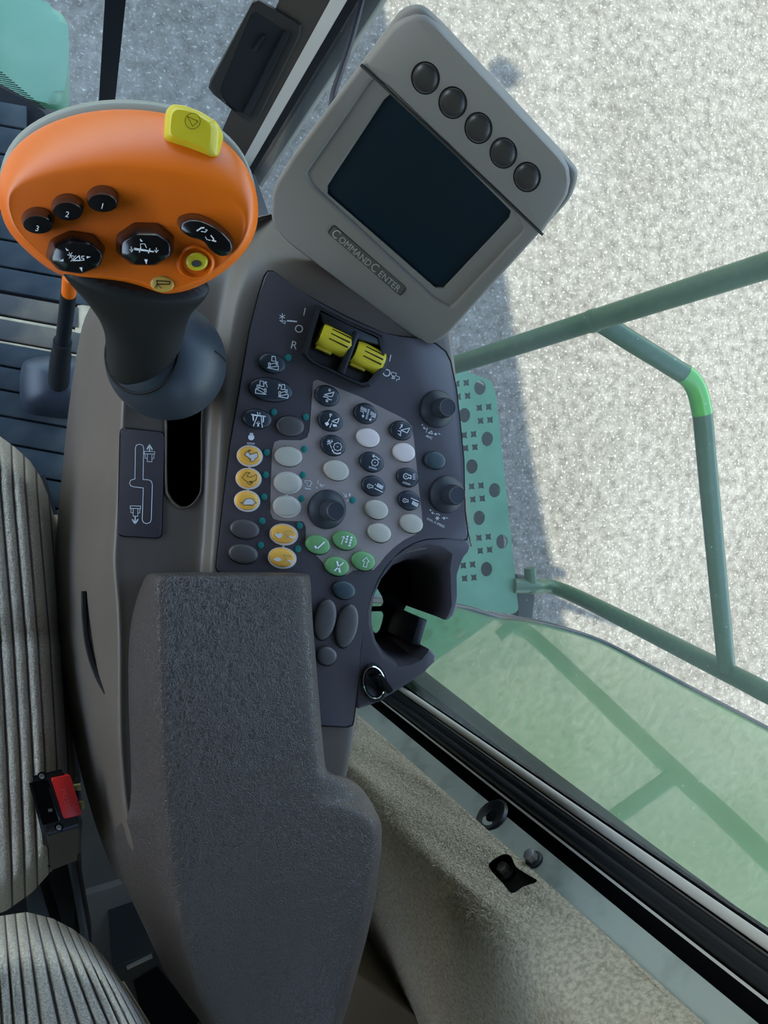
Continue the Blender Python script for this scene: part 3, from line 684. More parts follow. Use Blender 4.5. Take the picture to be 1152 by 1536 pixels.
key(436.3, 639, 42, 30, M['key_brown'], 9, 'blank brown key')
FP = horiz(ZT_ + .0005).at
icon('engine_icon', panel, FP, A, (), [[(303 + 38 * math.cos(t * PI / 8), 1200 + 38 * math.sin(t * PI / 8)) for t in range(16)], [(285, 1148), (326, 1148), (326, 1172), (285, 1172)]], mat=M['print'])
text('engine_text', 'n/min', 376.5, 664.8, 5.2, 3, FP, M['print'], panel)
B = crop(340, 640, 8.2286)
k = key(374.9, 683.6, 34, 28, M['key_orange'], 8, 'amber key with a pale hare', ring=2.6)
hare = [(275, 290), (300, 285), (268, 312), (292, 345), (345, 330), (375, 312), (384, 340), (385, 375), (350, 392), (345, 415), (310, 435), (295, 425), (300, 400), (265, 375), (222, 350), (240, 325), (260, 310)]
icon('icon', k, FK, B, (), [hare], mat=M['ring'])
icon('icon_outline', k, horiz(ZT_ + KH + .0012).at, B, [hare + hare[:1]], w=.7, mat=M['print_black'])
k = key(373.1, 717.6, 34, 28, M['key_orange'], 8, 'amber key with an outlined hare', ring=2.6)
icon('icon', k, FK, B, [[(245, 560), (290, 570), (265, 585), (250, 610), (290, 625), (340, 605), (360, 588), (372, 600), (365, 660), (325, 680), (300, 720), (265, 710), (255, 680), (205, 645), (190, 625), (215, 600), (232, 575), (245, 560)], [(275, 680), (300, 670), (315, 685), (295, 692), (275, 680)]], w=.8, mat=M['print_black'])
k = key(371, 751.2, 34, 28, M['key_orange'], 8, 'amber key with a tortoise', ring=2.6)
tor = [(165, 938), (210, 935), (235, 895), (285, 885), (325, 895), (345, 930), (370, 940), (330, 955), (320, 980), (305, 965), (240, 965), (222, 975), (205, 950)]
icon('icon', k, FK, B, (), [tor], mat=M['ring'])
icon('icon_outline', k, horiz(ZT_ + KH + .0012).at, B, [tor + tor[:1]], w=.7, mat=M['print_black'])
for a_, b_ in (((374, 701), (374, 704)), ((372, 735), (372, 738)), ((430.3, 742.5), (430.3, 745.5)), ((425, 819.5), (425, 822.5))):
    bm = bmesh.new(); ribbons(bm, FP, [([a_, b_], 2.6)]); me = bpy.data.meshes.new('m'); bm.to_mesh(me); bm.free(); link('ring_link', me, M['ring'], panel)
key(367.9, 794, 44, 29, M['key_brown'], 9, 'blank brown key'); key(365.8, 831, 44, 29, M['key_brown'], 9, 'blank brown key')
key(433.6, 684.6, 41, 30, M['key_tan'], 9, 'blank tan key')
key(432, 723.8, 39, 30, M['key_tan'], 8, 'blank tan key in a pale ring', ring=1.8); key(430.5, 759.6, 39, 30, M['key_tan'], 8, 'blank tan key in a pale ring', ring=1.8)
icon('sieve_icon', panel, horiz(ZT_ + .0006).at, B, [[(965, 665), (1010, 670), (1025, 665), (1055, 700), (1030, 715), (1040, 735), (1000, 735), (985, 720), (1000, 700), (965, 690), (965, 665)], ([(1035, 770), (960, 766)], 1.6)], [[(943, 767), (975, 748), (972, 782)]], w=.9, mat=M['print'])
E_ = crop(390, 770, 6.063)
k = key(426, 801.5, 38, 28, M['key_orange'], 8, 'amber key with a hare and machine', ring=2.6)
icon('icon', k, FK, E_, (), [[(130, 175), (160, 190), (190, 180), (205, 185), (200, 215), (175, 228), (150, 215), (135, 195)], [(260, 212), (285, 200), (285, 208), (312, 210), (305, 240), (295, 225), (280, 228)]], mat=M['ring'])
icon('icon_outline', k, FK, E_, [[(235, 160), (290, 165), (320, 185), (318, 200)], [(235, 160), (230, 195), (255, 210), (235, 235)]], w=.7, mat=M['shellgrey'])
k = key(423.6, 836.7, 38, 28, M['key_orange'], 8, 'amber key with a tortoise and machine', ring=2.6)
icon('icon', k, FK, E_, (), [[(118, 420), (150, 400), (180, 405), (198, 425), (180, 435), (150, 435)], [(245, 430), (270, 420), (298, 435), (290, 460), (272, 440)]], mat=M['ring'])
icon('icon_outline', k, FK, E_, [[(210, 380), (270, 385), (300, 405)], [(215, 380), (240, 420), (215, 450)]], w=.7, mat=M['shellgrey'])
CC = crop(460, 560, 6.4)
NV_ = 'navy key with a white '
k = key(491.8, 593.3, 38, 30, M['key_navy'], 22, NV_ + 'header float icon')
icon('icon', k, FK, CC, [[(170, 205), (262, 180), (245, 222), (215, 222), (170, 205)], [(160, 222), (195, 230), (215, 250), (240, 255)], [(215, 150), (228, 155), (225, 172), (212, 168), (215, 150)], [(188, 252), (203, 256), (200, 275), (187, 270), (188, 252)]], w=1.2, mat=M['print'])
k = key(496.3, 631, 38, 30, M['key_navy'], 22, NV_ + 'header speed icon')
icon('icon', k, FK, CC, [[(240, 460), (312, 432), (295, 478), (240, 460)], [(232, 385), (225, 420)], [(220, 400), (232, 382), (240, 402)], [(220, 440), (208, 458)], [(240, 480), (222, 520)]], [[(172, 478), (205, 463), (215, 490), (192, 506)], [(250, 490), (285, 490), (292, 512), (255, 512)]], w=1.2, mat=M['print'])
k = key(500.4, 668, 38, 30, M['key_navy'], 22, NV_ + 'reel gear icon')
def gear(cx, cy, r, T=None):
    o = []
    for i in range(17):
        a_ = 2 * PI * i / 16; q = r * (1.0 if i % 2 else 1.22); o.append((cx + q * math.cos(a_), cy + q * math.sin(a_)))
    return o
icon('icon', k, FK, CC, [[(205, 640), (240, 720)], [(195, 660), (225, 650)], [(200, 680), (250, 655)], [(220, 640), (225, 690)], [(245, 640), (225, 680)], gear(297, 705, 34), [(293, 705), (301, 705)], ([(245, 735), (260, 760), (290, 772), (325, 765)], 1.8)], w=1.0, mat=M['print'])
k = key(549.4, 620, 36, 30, M['key_navy'], 22, NV_ + 'swath icon')
icon('icon', k, FK, CC, [[(525 + 10 * q, 318 + 5 * q), (520 + 10 * q, 350 + 5 * q)] for q in range(6)] + [[(590 - 3 * q, 345 + 11 * q), (605 - 3 * q, 350 + 11 * q)] for q in range(9)] + [[(620 + 9 * q, 365 + 5 * q), (613 + 9 * q, 397 + 5 * q)] for q in range(6)] + [[(515, 362), (545, 372), (540, 415)], [(655, 425), (625, 412), (610, 445)]], [[(526, 403), (557, 405), (540, 427)], [(596, 435), (627, 440), (608, 460)]], w=.75, mat=M['print'])
key(553.5, 656.4, 35, 28, M['key_pink'], 22, 'blank pale pink key')
k = key(602.7, 645.5, 34, 28, M['key_navy'], 22, NV_ + 'header tilt icon')
icon('icon', k, FK, CC, [[(905, 545), (990, 525), (965, 572), (905, 545)], [(905, 495), (920, 490), (915, 515)], [(918, 492), (895, 530)], [(878, 550), (905, 560), (900, 600)], [(880, 580), (902, 600)]], w=1.1, mat=M['print'])
key(607.5, 678.5, 33, 28, M['key_pink'], 22, 'blank pale pink key')
D4 = crop(450, 660, 6.063)
key(505.8, 705.3, 38, 30, M['key_tan'], 22, 'blank tan key')
k = key(558.4, 692.8, 37, 29, M['key_navy'], 22, NV_ + 'drum speed icon')
icon('icon', k, FK, D4, [gear(682, 205, 27), [(679, 205), (685, 205)], [(660, 145), (690, 150), (722, 178)], [(674, 136), (658, 145), (672, 160)]], w=1.1, mat=M['print'])
text('icon_text', 'n/min', 559.5, 701.6, 5.6, 17, FK, M['print'], k)
k = key(561.2, 728.5, 36, 29, M['key_navy'], 22, NV_ + 'fan and upper sieve icon')
def blower(cx, cy, r): return [[(cx + r * math.cos(2 * PI * i / 12), cy + r * math.sin(2 * PI * i / 12)) for i in range(1, 12)], [(cx + r * .86, cy - r * .5), (cx + r * 1.9, cy - r * .2), (cx + r * 1.8, cy + r * .9), (cx + r * .86, cy + r * .5)], [(cx - 3, cy), (cx + 3, cy)]]
icon('icon', k, FK, D4, blower(630, 420, 18) + [[(710 + 9 * q, 395 + 5 * q), (698 + 9 * q, 422 + 5 * q)] for q in range(6)] + [[(680, 440), (752, 475)], [(683, 404), (688, 406)]], w=1.0, mat=M['print'])
k = key(612.6, 716, 33, 28, M['key_navy'], 22, NV_ + 'fan speed icon')
icon('icon', k, FK, D4, [(s, 1.5) for s in blower(965, 330, 24)] + [[(1028, 310 + 15 * q), (1048, 312 + 15 * q)] for q in range(4)], w=.8, mat=M['print'])
text('icon_text', 'n/min', 610, 724.6, 5.4, 17, FK, M['print'], k)
k = key(614.6, 750.5, 33, 28, M['key_navy'], 22, NV_ + 'fan and lower sieve icon')
icon('icon', k, FK, D4, blower(952, 550, 17) + [[(1010, 528), (1078, 558)]] + [[(1030 + 9 * q, 555 + 5 * q), (1018 + 9 * q, 582 + 5 * q)] for q in range(6)], w=1.0, mat=M['print'])
for x, y, w in ((566.3, 764.4, 35), (570.4, 799.3, 35), (618.7, 785.4, 34)): key(x, y, w, 28, M['key_tan'], 22, 'blank tan key')
k = key(477.7, 817.3, 37, 28, M['key_green'], 18, 'green key with a tick')
icon('icon', k, FK, E_, [([(503, 300), (515, 328)], 2.6), ([(513, 328), (586, 262)], 2.0)], mat=M['print'])
k = key(518.5, 810.8, 36, 28, M['key_green'], 18, 'green key with crop rows')
icon('icon', k, FK, E_, [[(740, 280), (762, 215)], [(746, 218), (765, 207), (769, 230)]], [[(790 + 36 * c - 6 * r, 200 + 24 * r + 9 * c), (808 + 36 * c - 6 * r, 206 + 24 * r + 9 * c), (802 + 36 * c - 6 * r, 222 + 24 * r + 9 * c), (784 + 36 * c - 6 * r, 216 + 24 * r + 9 * c)] for r in range(4) for c in range(2) if not (r == 3 and c == 0)], w=1.2, mat=M['print'])
k = key(546.2, 841.8, 35, 28, M['key_green'], 18, 'green key with an arrow')
icon('icon', k, FK, E_, [[(968, 402), (992, 440), (978, 442), (968, 490), (937, 482), (950, 440), (932, 432), (968, 402)]], w=1.0, mat=M['print'])
k = key(506.6, 849.6, 36, 28, M['key_green'], 18, 'green key with a cross')
icon('icon', k, FK, E_, [([(702, 440), (727, 533)], 2.8), ([(756, 450), (680, 520)], 1.9)], mat=M['print'])
key(516.8, 885.5, 34, 27, M['key_teal'], 18, 'blank dark teal key'); key(654, 690.4, 31, 26, M['key_teal'], 22, 'blank dark teal key')
for x, y, a_, b_, an in ((488.5, 930, 32, 62, 12), (521.2, 939.6, 32, 66, 13), (491, 984.5, 30, 28, 10)): key(x, y, a_, b_, M['key_brown'], an, 'blank brown rocker key')
# printed marks
Q3 = crop(400, 280, 3.84)
icon('auger_icon', panel, FP, Q3, [[(90, 730), (90, 766)], [(75, 740), (105, 757)], [(105, 740), (75, 757)], [(75, 770), (110, 775), (105, 790), (75, 770)], ([(120, 772), (172, 777)], 2.2)], w=1.0, mat=M['print'])
text('mark', 'I', 456.8, 467.5, 17, 12, FP, M['print'], panel); text('mark', 'O', 448.5, 493, 17, 12, FP, M['print'], panel); text('mark', 'R', 441, 517.5, 17, 12, FP, M['print'], panel)
text('mark', 'I', 585.3, 537, 15, 12, FP, M['print'], panel); text('mark', 'O', 580, 559, 16, 12, FP, M['print'], panel)
G7 = crop(440, 440, 5.76)
icon('harvester_icon', panel, FP, G7, [[(850, 680), (890, 690), (885, 710), (918, 725), (915, 745), (895, 742), (890, 758)], [(850, 680), (845, 700), (860, 715), (850, 735), (875, 738)], [(860, 720), (870, 712), (878, 722), (870, 732), (860, 722)]], w=.9, mat=M['print'])
F6 = crop(620, 570, 6.68)
icon('knob_marks', panel, FP, F6, [[(82, 450), (97, 450)], [(90, 442), (90, 458)], [(128, 492), (100, 475)], [(112, 470), (100, 475), (108, 490)], [(150, 530), (185, 512), (190, 540), (150, 530)], [(140, 480), (133, 510)], [(130, 518), (130, 524)], [(205, 540), (232, 545)], [(222, 530), (234, 545), (220, 553)], [(250, 535), (268, 545)]], w=.9, mat=M['print'])
text('knob_text', 'AHC', 644, 655.5, 5, 25, FP, M['print'], panel)
icon('knob_marks', panel, FP, F6, [[(164, 1305), (179, 1305)], [(171, 1297), (171, 1313)], [(210, 1340), (183, 1328)], [(198, 1322), (183, 1328), (192, 1342)], [(220, 1385), (262, 1385)], [(230, 1367), (251, 1403)], [(251, 1367), (230, 1403)], [(225, 1345), (245, 1340), (265, 1355)], [(288, 1380), (318, 1388)], [(305, 1372), (318, 1388), (303, 1397)], [(328, 1377), (345, 1387)]], w=.9, mat=M['print'])
text('knob_text', 'DIAL A SPEED', 653.8, 784, 4.8, 26, FP, M['print'], panel)
icon('knob_marks', panel, horiz(ZT_ + .0007).at, D4, [[(165, 365), (160, 390), (170, 395)], [(145, 430), (160, 438)], [(180, 410), (222, 412)], [(185, 395), (180, 412), (205, 430)], [(395, 485), (420, 515)], [(420, 490), (424, 520), (405, 515)], [(432, 540), (432, 560)], [(422, 550), (442, 550)], [(445, 510), (450, 485), (460, 490), (455, 500), (447, 500), (457, 512)]], w=.8, mat=M['print'])
# knobs
def knob(cx, cy, rb, kx, ky, rk, h, label):
    c = pz(cx, cy, ZT_); s = (pz(cx + 1, cy, ZT_) - c).length
    def ringk(r, z, n=36, flute=0.0):
        return [c + Vector((r * (1 + (flute if i % 2 else 0)) * math.cos(2 * PI * i / n), r * (1 + (flute if i % 2 else 0)) * math.sin(2 * PI * i / n), z)) for i in range(n)]
    R = rb * s; r = rk * s
    bm = loft_bm([ringk(R, 0), ringk(R, .0015), ringk(R * .93, .003), ringk(R * .62, .0062), ringk(r * 1.0, .007)], True, (True, True))
    o = link('knob_skirt', newmesh(bm, 40), M['knob'], con, label)
    bm = loft_bm([ringk(r, .006, 56, .06), ringk(r * .97, h - .0025, 56, .06), ringk(r * .93, h - .0006, 56, 0), ringk(r * .86, h, 56), ringk(r * .8, h - .0003, 56)], True, (True, True))
    link('knob_cap', newmesh(bm, 25), M['knob'], o)
knob(490, 764, 28.5, 0, 0, 14.2, .0225, 'ribbed black dial in the tan field')
knob(655.5, 613.5, 25.5, 0, 0, 13, .0195, 'ribbed black dial at the front right')
knob(669.5, 741.5, 25.5, 0, 0, 13, .0195, 'ribbed black dial above the cup holder')
# twin yellow rocker
RH = .0125
hz_ = lambda z: horiz(ZT_ + z).at
def topz(pts, z): return [pz(x, y, ZT_ + z) for x, y in pts]
ho = [(476, 457), (524, 482), (574, 503), (583, 542), (583, 551), (554, 582), (544, 582), (463, 544), (452, 532)]
hi = [(481, 479), (531, 502), (577, 527), (580, 545), (552, 574), (544, 574), (470, 540), (462, 527)]
oo, ii = res(ho, 36), res(hi, 36)
# align starting points
bm = loft_bm([[pz(p.x, p.y, ZT_) for p in oo], [pz(*( (p + (Vector((516, 522)) - p) * .03)), ZT_ + RH * .75) for p in oo], [pz(*(p + (Vector((516, 522)) - p) * .07), ZT_ + RH) for p in oo], [pz(*(p + (Vector((516, 522)) - p) * .12), ZT_ + RH) for p in oo], [pz(*(p + (Vector((516, 522)) - p) * .16), ZT_ + .002) for p in oo]], True, (True, True))
rock = link('rocker_housing', newmesh(bm, 30), M['black'], con, 'black housing with two yellow rollers')
prism('divider', topz([(533, 496), (540, 500), (517, 562), (509, 558)], RH * 1.1), UP, RH, M['black'], rock, .001)
prism('front_ramp', topz([(479, 466), (524, 488), (571, 509), (574, 520), (535, 508), (484, 484)], RH * .95), UP, RH * .8, M['black'], rock, .001)
def roller(a, b, r, lab):
    A0, B0 = pz(*a, ZT_ + .005), pz(*b, ZT_ + .005); ax = (B0 - A0).normalized(); side = UP.cross(ax).normalized(); n = 20
    rows = []
    nseg = 8
    for j in range(nseg + 1):
        p = A0.lerp(B0, j / nseg); sh_ = .93 if j in (0, nseg) else 1.0
        rows.append([p + side * math.cos(PI * 2 * i / n) * r * sh_ + UP * math.sin(PI * 2 * i / n) * r * sh_ for i in range(n)])
    o = link('roller', newmesh(loft_bm(rows, True, (True, True)), 40), M['yellow'], rock, lab)
    for an in (58, 82, 106):
        d = side * math.cos(math.radians(an)) * r * 1.005 + UP * math.sin(math.radians(an)) * r * 1.005
        link('grip_groove', newmesh(tube_bm([A0.lerp(B0, .25) + d, A0.lerp(B0, .9) + d], [.0004, .0007], 6)), M['print_black'], o)
    an = 25; e = side * -1
    bm = prism_bm([A0.lerp(B0, t_) + side * r * q + UP * .0015 for t_, q in ((0.04, -.3), (.04, -1.2), (.58, -1.2), (.58, -.3))], UP, .003, .0008); link('stop_tab', newmesh(bm, 30), M['yellow'], o)
    return o
roller((479, 500), (522, 521), .0094, 'yellow roller beside the letters'); roller((530, 526), (571, 546), .0094, 'yellow roller nearer the window')
# cup holder
OUT = [(708, 819), (700, 824), (692, 833), (687, 845), (685, 862), (685.5, 890), (686, 910), (681, 924), (673, 930), (639.5, 932.6), (629, 969), (647, 974.5), (655, 983), (653, 993), (636, 1008.5), (602, 1031), (568, 1054), (538, 1064), (534, 1060), (538, 1020), (543, 967), (548, 930), (557, 892), (566, 870), (578, 852), (591, 836), (605, 823), (623, 813), (641, 808), (667, 808), (693, 812), (702, 811)]
bm = prism_bm([pz(x, y, ZP + .0012) for x, y in OUT], UP, .080, .0022, 3)
mc = newmesh(bm)
r0 = [(552.5, 936), (552.5, 915), (556.5, 893), (567, 868), (586, 841), (610, 823), (640, 816), (662, 819), (678, 831), (675, 852), (676, 880), (677, 908), (672, 922), (655, 952), (641, 978), (632, 990), (617, 997), (596, 1000), (573, 987), (559.5, 963)]
r1 = [(556, 934), (556, 913), (560, 891), (570, 867), (588, 848), (611, 839), (634, 838), (648, 845), (657, 857), (661, 870), (663, 888), (663, 906), (658, 918), (641, 948), (627, 972), (618, 984), (606, 989), (590, 988), (573, 976), (561, 957)]
W1 = [pz(x, y, ZP - .016) for x, y in r1]; wc = sum(W1, Vector()) / len(W1)
def cup(s, z): return [Vector((wc.x + (p.x - wc.x) * s, wc.y + (p.y - wc.y) * s, z)) for p in W1]
W0 = [pz(x, y, ZP + .0005) for x, y in r0]
rows = [[p + Vector((0, 0, .0035)) for p in W0], W0, [Vector((p.x * .4 + q.x * .6, p.y * .4 + q.y * .6, ZP - .0055)) for p, q in zip(W0, W1)], W1, cup(.86, ZP - .075), cup(.84, ZP - .10)]
bm = loft_bm(rows, True, (True, True)); cut = bpy.data.objects.new('cut', newmesh(bm)); C.objects.link(cut)
mc = apply_mods(mc, [m_diff(cut)]); bpy.data.objects.remove(cut); mc.materials.clear(); sharp(mc, 30)
cupo = link('cup_holder', mc, M['panel'], con, 'deep round cup holder open on its right')
ZB = ZP - .070
hl = [[(552, 890), (556, 880), (562, 878), (568, 884), (575, 896), (577, 904), (574, 910), (548, 910)], [(548, 917), (574, 917), (577, 923), (575, 933), (571, 946), (566, 951), (561, 949), (553, 937)]]
link('cup_floor', flat_mesh([cup(.875, ZB)] + [[pz(x, y, ZB) for x, y in rnd(h, 3)] for h in hl], .003, frame_h(ZB)), M['deep'], cupo)
prism('notch_wall', [pz(x, y, ZP - .012) for x, y in ((642, 931), (630, 971), (617, 966), (629, 926))], UP, .058, M['black'], cupo, .002)  # black colour stands for the unlit inside of the cup
bd_ = smooth_line([pz(x, y, ZP - .004) for x, y in ((676, 540), (684.5, 584), (690.5, 640), (695.5, 690), (698.5, 767), (704, 805), (707.5, 819))], 4)
link('edge_glint', newmesh(tube_bm(bd_, .0007, 6), 60), M['shellgrey'], con)  # pale thread put in for the light caught along the panel's right edge
# ignition switch
ic = (561.5, 1024)
def ellw(a, b, z, ang=-8, n=32): return [pz(x, y, ZP + z) for x, y in ell(ic[0], ic[1], a, b, ang, n)]
bm = loft_bm([ellw(20.5, 30, .001), ellw(19.5, 28.5, .0035), ellw(18, 26.5, .0035), ellw(17.5, 26, .0025)], True)
ign = link('ignition_switch', newmesh(bm, 50), M['black'], con, 'chrome ringed ignition switch with a black key')
bm = loft_bm([ellw(17.5, 26, .0025), ellw(17, 25.3, .0055), ellw(15.5, 23.2, .006), ellw(13.6, 20.8, .004)], True); link('chrome_ring', newmesh(bm, 60), M['chrome'], ign)
bm = loft_bm([ellw(13.8, 21, .0042), ellw(10, 15, .0025), ellw(3, 4, .002)], True, (False, True)); link('key_barrel', newmesh(bm, 50), M['black'], ign)
bm = bmesh.new()
kb = [pz(x, y, ZP + .002) for x, y in ((552, 1014), (562, 1008), (577, 1030), (568, 1036))]
kt = [pz(x, y, ZP + .021) for x, y in ((567, 1014), (573.5, 1011), (591, 1036), (583, 1042))]
loft_bm([kb, kt], True, (True, True), bm); bmesh.ops.bevel(bm, geom=list(bm.edges), offset=.0008, segments=2, affect='EDGES', clamp_overlap=True)
link('turn_key', newmesh(bm, 30), M['black_gloss'], ign)
# armrest pad
def pad(y, sl, rl, rr, sr, zt=2.532, zl=2.455):
    return [(y, sl + 22, 2.36), (y, sl, zl), (y, sl + (rl - sl) * .55, zl + (zt - zl) * .55), (y, rl - 4, zt - .008), (y, rl + 4, zt - .0006), (y, rl + 22, zt + .001), (y, (rl + rr) / 2, zt + .0018), (y, rr - 16, zt + .001), (y, rr - 3, zt - .0015), (y, sr - 1, zt - .012), (y, sr - 6, 2.47), (y, sr - 14, 2.40)]
PR = [pad(858, 222, 238, 452, 461, 2.515, 2.47), pad(861, 216, 234, 457, 466, 2.530, 2.46), pad(868, 210, 232, 460, 469), pad(884, 201, 232, 462, 470), pad(910, 190, 232, 463, 471), pad(940, 180, 233, 465, 473), pad(1000, 176, 234, 470, 478), pad(1060, 177, 235, 475, 483), pad(1110, 179, 238, 479, 487), pad(1140, 180, 239, 482, 490), pad(1155, 180, 240, 483, 492),
      pad(1160, 180, 240, 484, 500), pad(1164, 180, 240, 485, 520), pad(1170, 180, 241, 486, 533), pad(1180, 180, 242, 488, 546), pad(1190, 179, 243, 490, 554), pad(1198, 178, 243, 494, 559), pad(1203, 177, 244, 502, 562), pad(1207, 176, 244, 516, 564), pad(1212, 175, 245, 532, 566), pad(1220, 172, 246, 549, 570), pad(1232, 168, 247, 561, 575), pad(1250, 160, 248, 566, 577, zl=2.43), pad(1290, 162, 251, 564, 575, zl=2.42), pad(1340, 181, 258, 555, 568, zl=2.42), pad(1400, 213, 270, 545, 556, zl=2.43), pad(1450, 233, 284, 532, 542), pad(1500, 268, 300, 519, 528), pad(1550, 310, 330, 504, 512), pad(1600, 345, 360, 490, 498)]
me = newmesh(loft_bm([[pz(x, y, z) for y, x, z in r] for r in PR], False, (True, True)))
bm = bmesh.new(); bm.from_mesh(me); bmesh.ops.holes_fill(bm, edges=[e for e in bm.edges if e.is_boundary], sides=0)
bmesh.ops.recalc_face_normals(bm, faces=bm.faces); bm.to_mesh(me); bm.free()
me = apply_mods(me, [m_sub(2)]); me.materials.clear(); sharp(me, 60)
link('armrest_pad', me, M['pad'], con, 'dark grained vinyl armrest pad')
# ------------------------------------------------------------------ joystick
jn = w_from_cv(Vector((0.03, .42, -.90)))
JP = Pl(pd(190, 330, .40), jn)
joy = thing('control_lever', 'orange topped multi-button drive lever rising from a round navy boot', 'joystick', pz(250, 560, 2.474))
O_ = [(0, 300), (2, 262), (20, 224), (58, 193), (110, 172), (170, 163), (240, 167), (290, 184), (335, 211), (365, 245), (382, 285), (385, 325), (377, 360), (352, 392), (322, 415), (290, 432), (262, 439), (245, 442), (228, 437), (205, 427), (160, 420), (118, 413), (80, 395), (46, 365), (18, 335)]
F_ = [(16, 304), (22, 288), (44, 273), (80, 262), (125, 254), (175, 250), (235, 256), (280, 266), (318, 282), (345, 302), (361, 322), (364, 342), (357, 364), (337, 388), (311, 407), (284, 424), (261, 432), (245, 436), (230, 431), (208, 420), (164, 413), (124, 406), (90, 389), (58, 361), (32, 334)]
def jo(x, y): return -.005 - .020 * max(0, (300 - y) / 140)
O_ = [(195 + (x - 195) * 1.022 - (7 if y > 330 and x < 130 else 0), 300 + (y - 300) * 1.01 + (8 if y > 330 and x < 130 else 0)) for x, y in O_]
F_ = [(195 + (x - 195) * 1.015 - (7 if y > 330 and x < 130 else 0), 300 + (y - 300) * 1.01 + (8 if y > 330 and x < 130 else 0)) for x, y in F_]
rows = []
ins = [Vector((195 + (x - 195) * .93, 300 + (y - 300) * .93)) for x, y in O_]
rows.append([JP.at(p.x, p.y, jo(*q) - .012) for p, q in zip(ins, O_)])
rows.append([JP.at(x, y, jo(x, y) - .004) for x, y in O_])
rows.append([JP.at(x, y, jo(x, y)) for x, y in O_])
for t_, bulge in ((.12, .0022), (.35, .0042), (.65, .0042), (.9, .0020)):
    rows.append([JP.at(x + (u - x) * t_, y + (v - y) * t_, jo(x, y) * (1 - t_) + .004 * t_ + bulge * min(1, (abs(u - x) + abs(v - y)) / 25)) for (x, y), (u, v) in zip(O_, F_)])
rows.append([JP.at(u, v, .0042) for u, v in F_])
for s in (.85, .55, .2): rows.append([JP.at(200 + (u - 200) * s, 345 + (v - 345) * s, .0044) for u, v in F_])
me = newmesh(loft_bm(rows, True, (True, True))); me = apply_mods(me, [m_sub(2)]); me.materials.clear(); sharp(me, 70)
head = link('orange_shell', me, M['orange'], joy, 'orange moulded face of the lever')
def jb(x, y):
    if y > 300: return 195 + (x - 195) * .985, 300 + (y - 300) * .97
    k_ = min(1, (300 - y) / 60); return 195 + (x - 195) * (1 + .0 * k_), y - 15 * k_
rows = [[JP.at(195 + (x - 195) * .97, 300 + (y - 300) * .97, jo(x, y) - .006) for x, y in O_], [JP.at(*jb(x, y), jo(x, y) - .008) for x, y in O_], [JP.at(*jb(x, y), jo(x, y) - .016) for x, y in O_],
        [JP.at(195 + (x - 195) * .93, 305 + (jb(x, y)[1] - 305) * .92, jo(x, y) - .030) for x, y in O_], [JP.at(195 + (x - 195) * .6, 325 + (y - 325) * .6, -.060) for x, y in O_]]
me = newmesh(loft_bm(rows, True, (True, True))); me = apply_mods(me, [m_sub(2)]); me.materials.clear(); sharp(me, 70)
link('back_shell', me, M['shellgrey'], joy, 'grey green rim behind the orange face')
FW = .0044
def jkey(name, x, y, a, b, h, mat, ang=0, lab=None, n=28, poly=None, base=None):
    pts = poly or ell(x, y, a, b, ang, n)
    if base is None: return link(name, newmesh(dome_bm([JP.at(u, v, FW + h) for u, v in pts], jn, h + .004, .0004, .0009), 40), mat, joy, lab)
    top = [JP.at(u, v, FW + h) for u, v in pts]; c = sum(top, Vector()) / len(top)
    rows = [[JP.at(u, v, FW - .002) for u, v in base], [JP.at(u, v, FW + .0003) for u, v in base]]
    rows += [[p.lerp(q, .82) for p, q in zip(rows[1], top)], [c + (p - c) * .985 for p in top], [c + (p - c) * .93 + jn * .0006 for p in top], [c + (p - c) * .4 + jn * .0009 for p in top]]
    return link(name, newmesh(loft_bm(rows, True, (True, True)), 45), mat, joy, lab)
for d_, x, y, tx, ty in (('1', 154, 304.5, 153.5, 309), ('2', 101.7, 317, 101, 321.5), ('3', 56.7, 337, 56, 342.5)):
    k = jkey('round_button', x, y, 22.5, 14.0, .0100, M['black_gloss'], 4, 'black round button marked ' + d_, base=ell(x, y - 7.5, 25, 19.5, 4))
    text('digit', d_, tx, ty, 12, 14, lambda x, y: JP.at(x, y, FW + .0116), M['print'], k)
def octo(cx, cy, a, b, rot, n=8, lob=0.0):
    o = []
    for i in range(n):
        t_ = 2 * PI * (i + .5) / n + math.radians(rot); o.append((cx + a * math.cos(t_), cy + b * math.sin(t_)))
    return rnd(o, 5, 2)
FJ = lambda x, y: JP.at(x, y, FW + .0126)
J4 = crop(0, 120, 4.8)
k = jkey('octagon_pad', 0, 0, 0, 0, .011, M['black_gloss'], 0, 'black octagonal pad with a reel symbol', poly=octo(115, 386, 40, 25, 12), base=octo(113.5, 378, 46.5, 33.5, 12))
icon('icon', k, FJ, J4, [[(487, 1258), (530, 1268)], [(498, 1243), (518, 1283)], [(518, 1243), (498, 1283)], [(545, 1265), (510, 1305)], ([(525, 1300), (570, 1265), (578, 1300), (525, 1300)], 1.4), ([(605, 1268), (588, 1270), (588, 1282), (603, 1285), (605, 1296), (585, 1298)], 1.2)], [[(470, 1208), (498, 1228), (480, 1230)], [(622, 1268), (654, 1273), (626, 1285)], [(458, 1288), (424, 1302), (456, 1307)], [(570, 1350), (592, 1348), (592, 1382)]], w=.9, mat=M['print'])
k = jkey('octagon_pad', 0, 0, 0, 0, .011, M['black_gloss'], 0, 'black octagonal pad with a header symbol', poly=octo(218.5, 374, 40, 25.5, 2), base=octo(217.5, 366, 47, 35, 2))
J5 = crop(180, 120, 4.8)
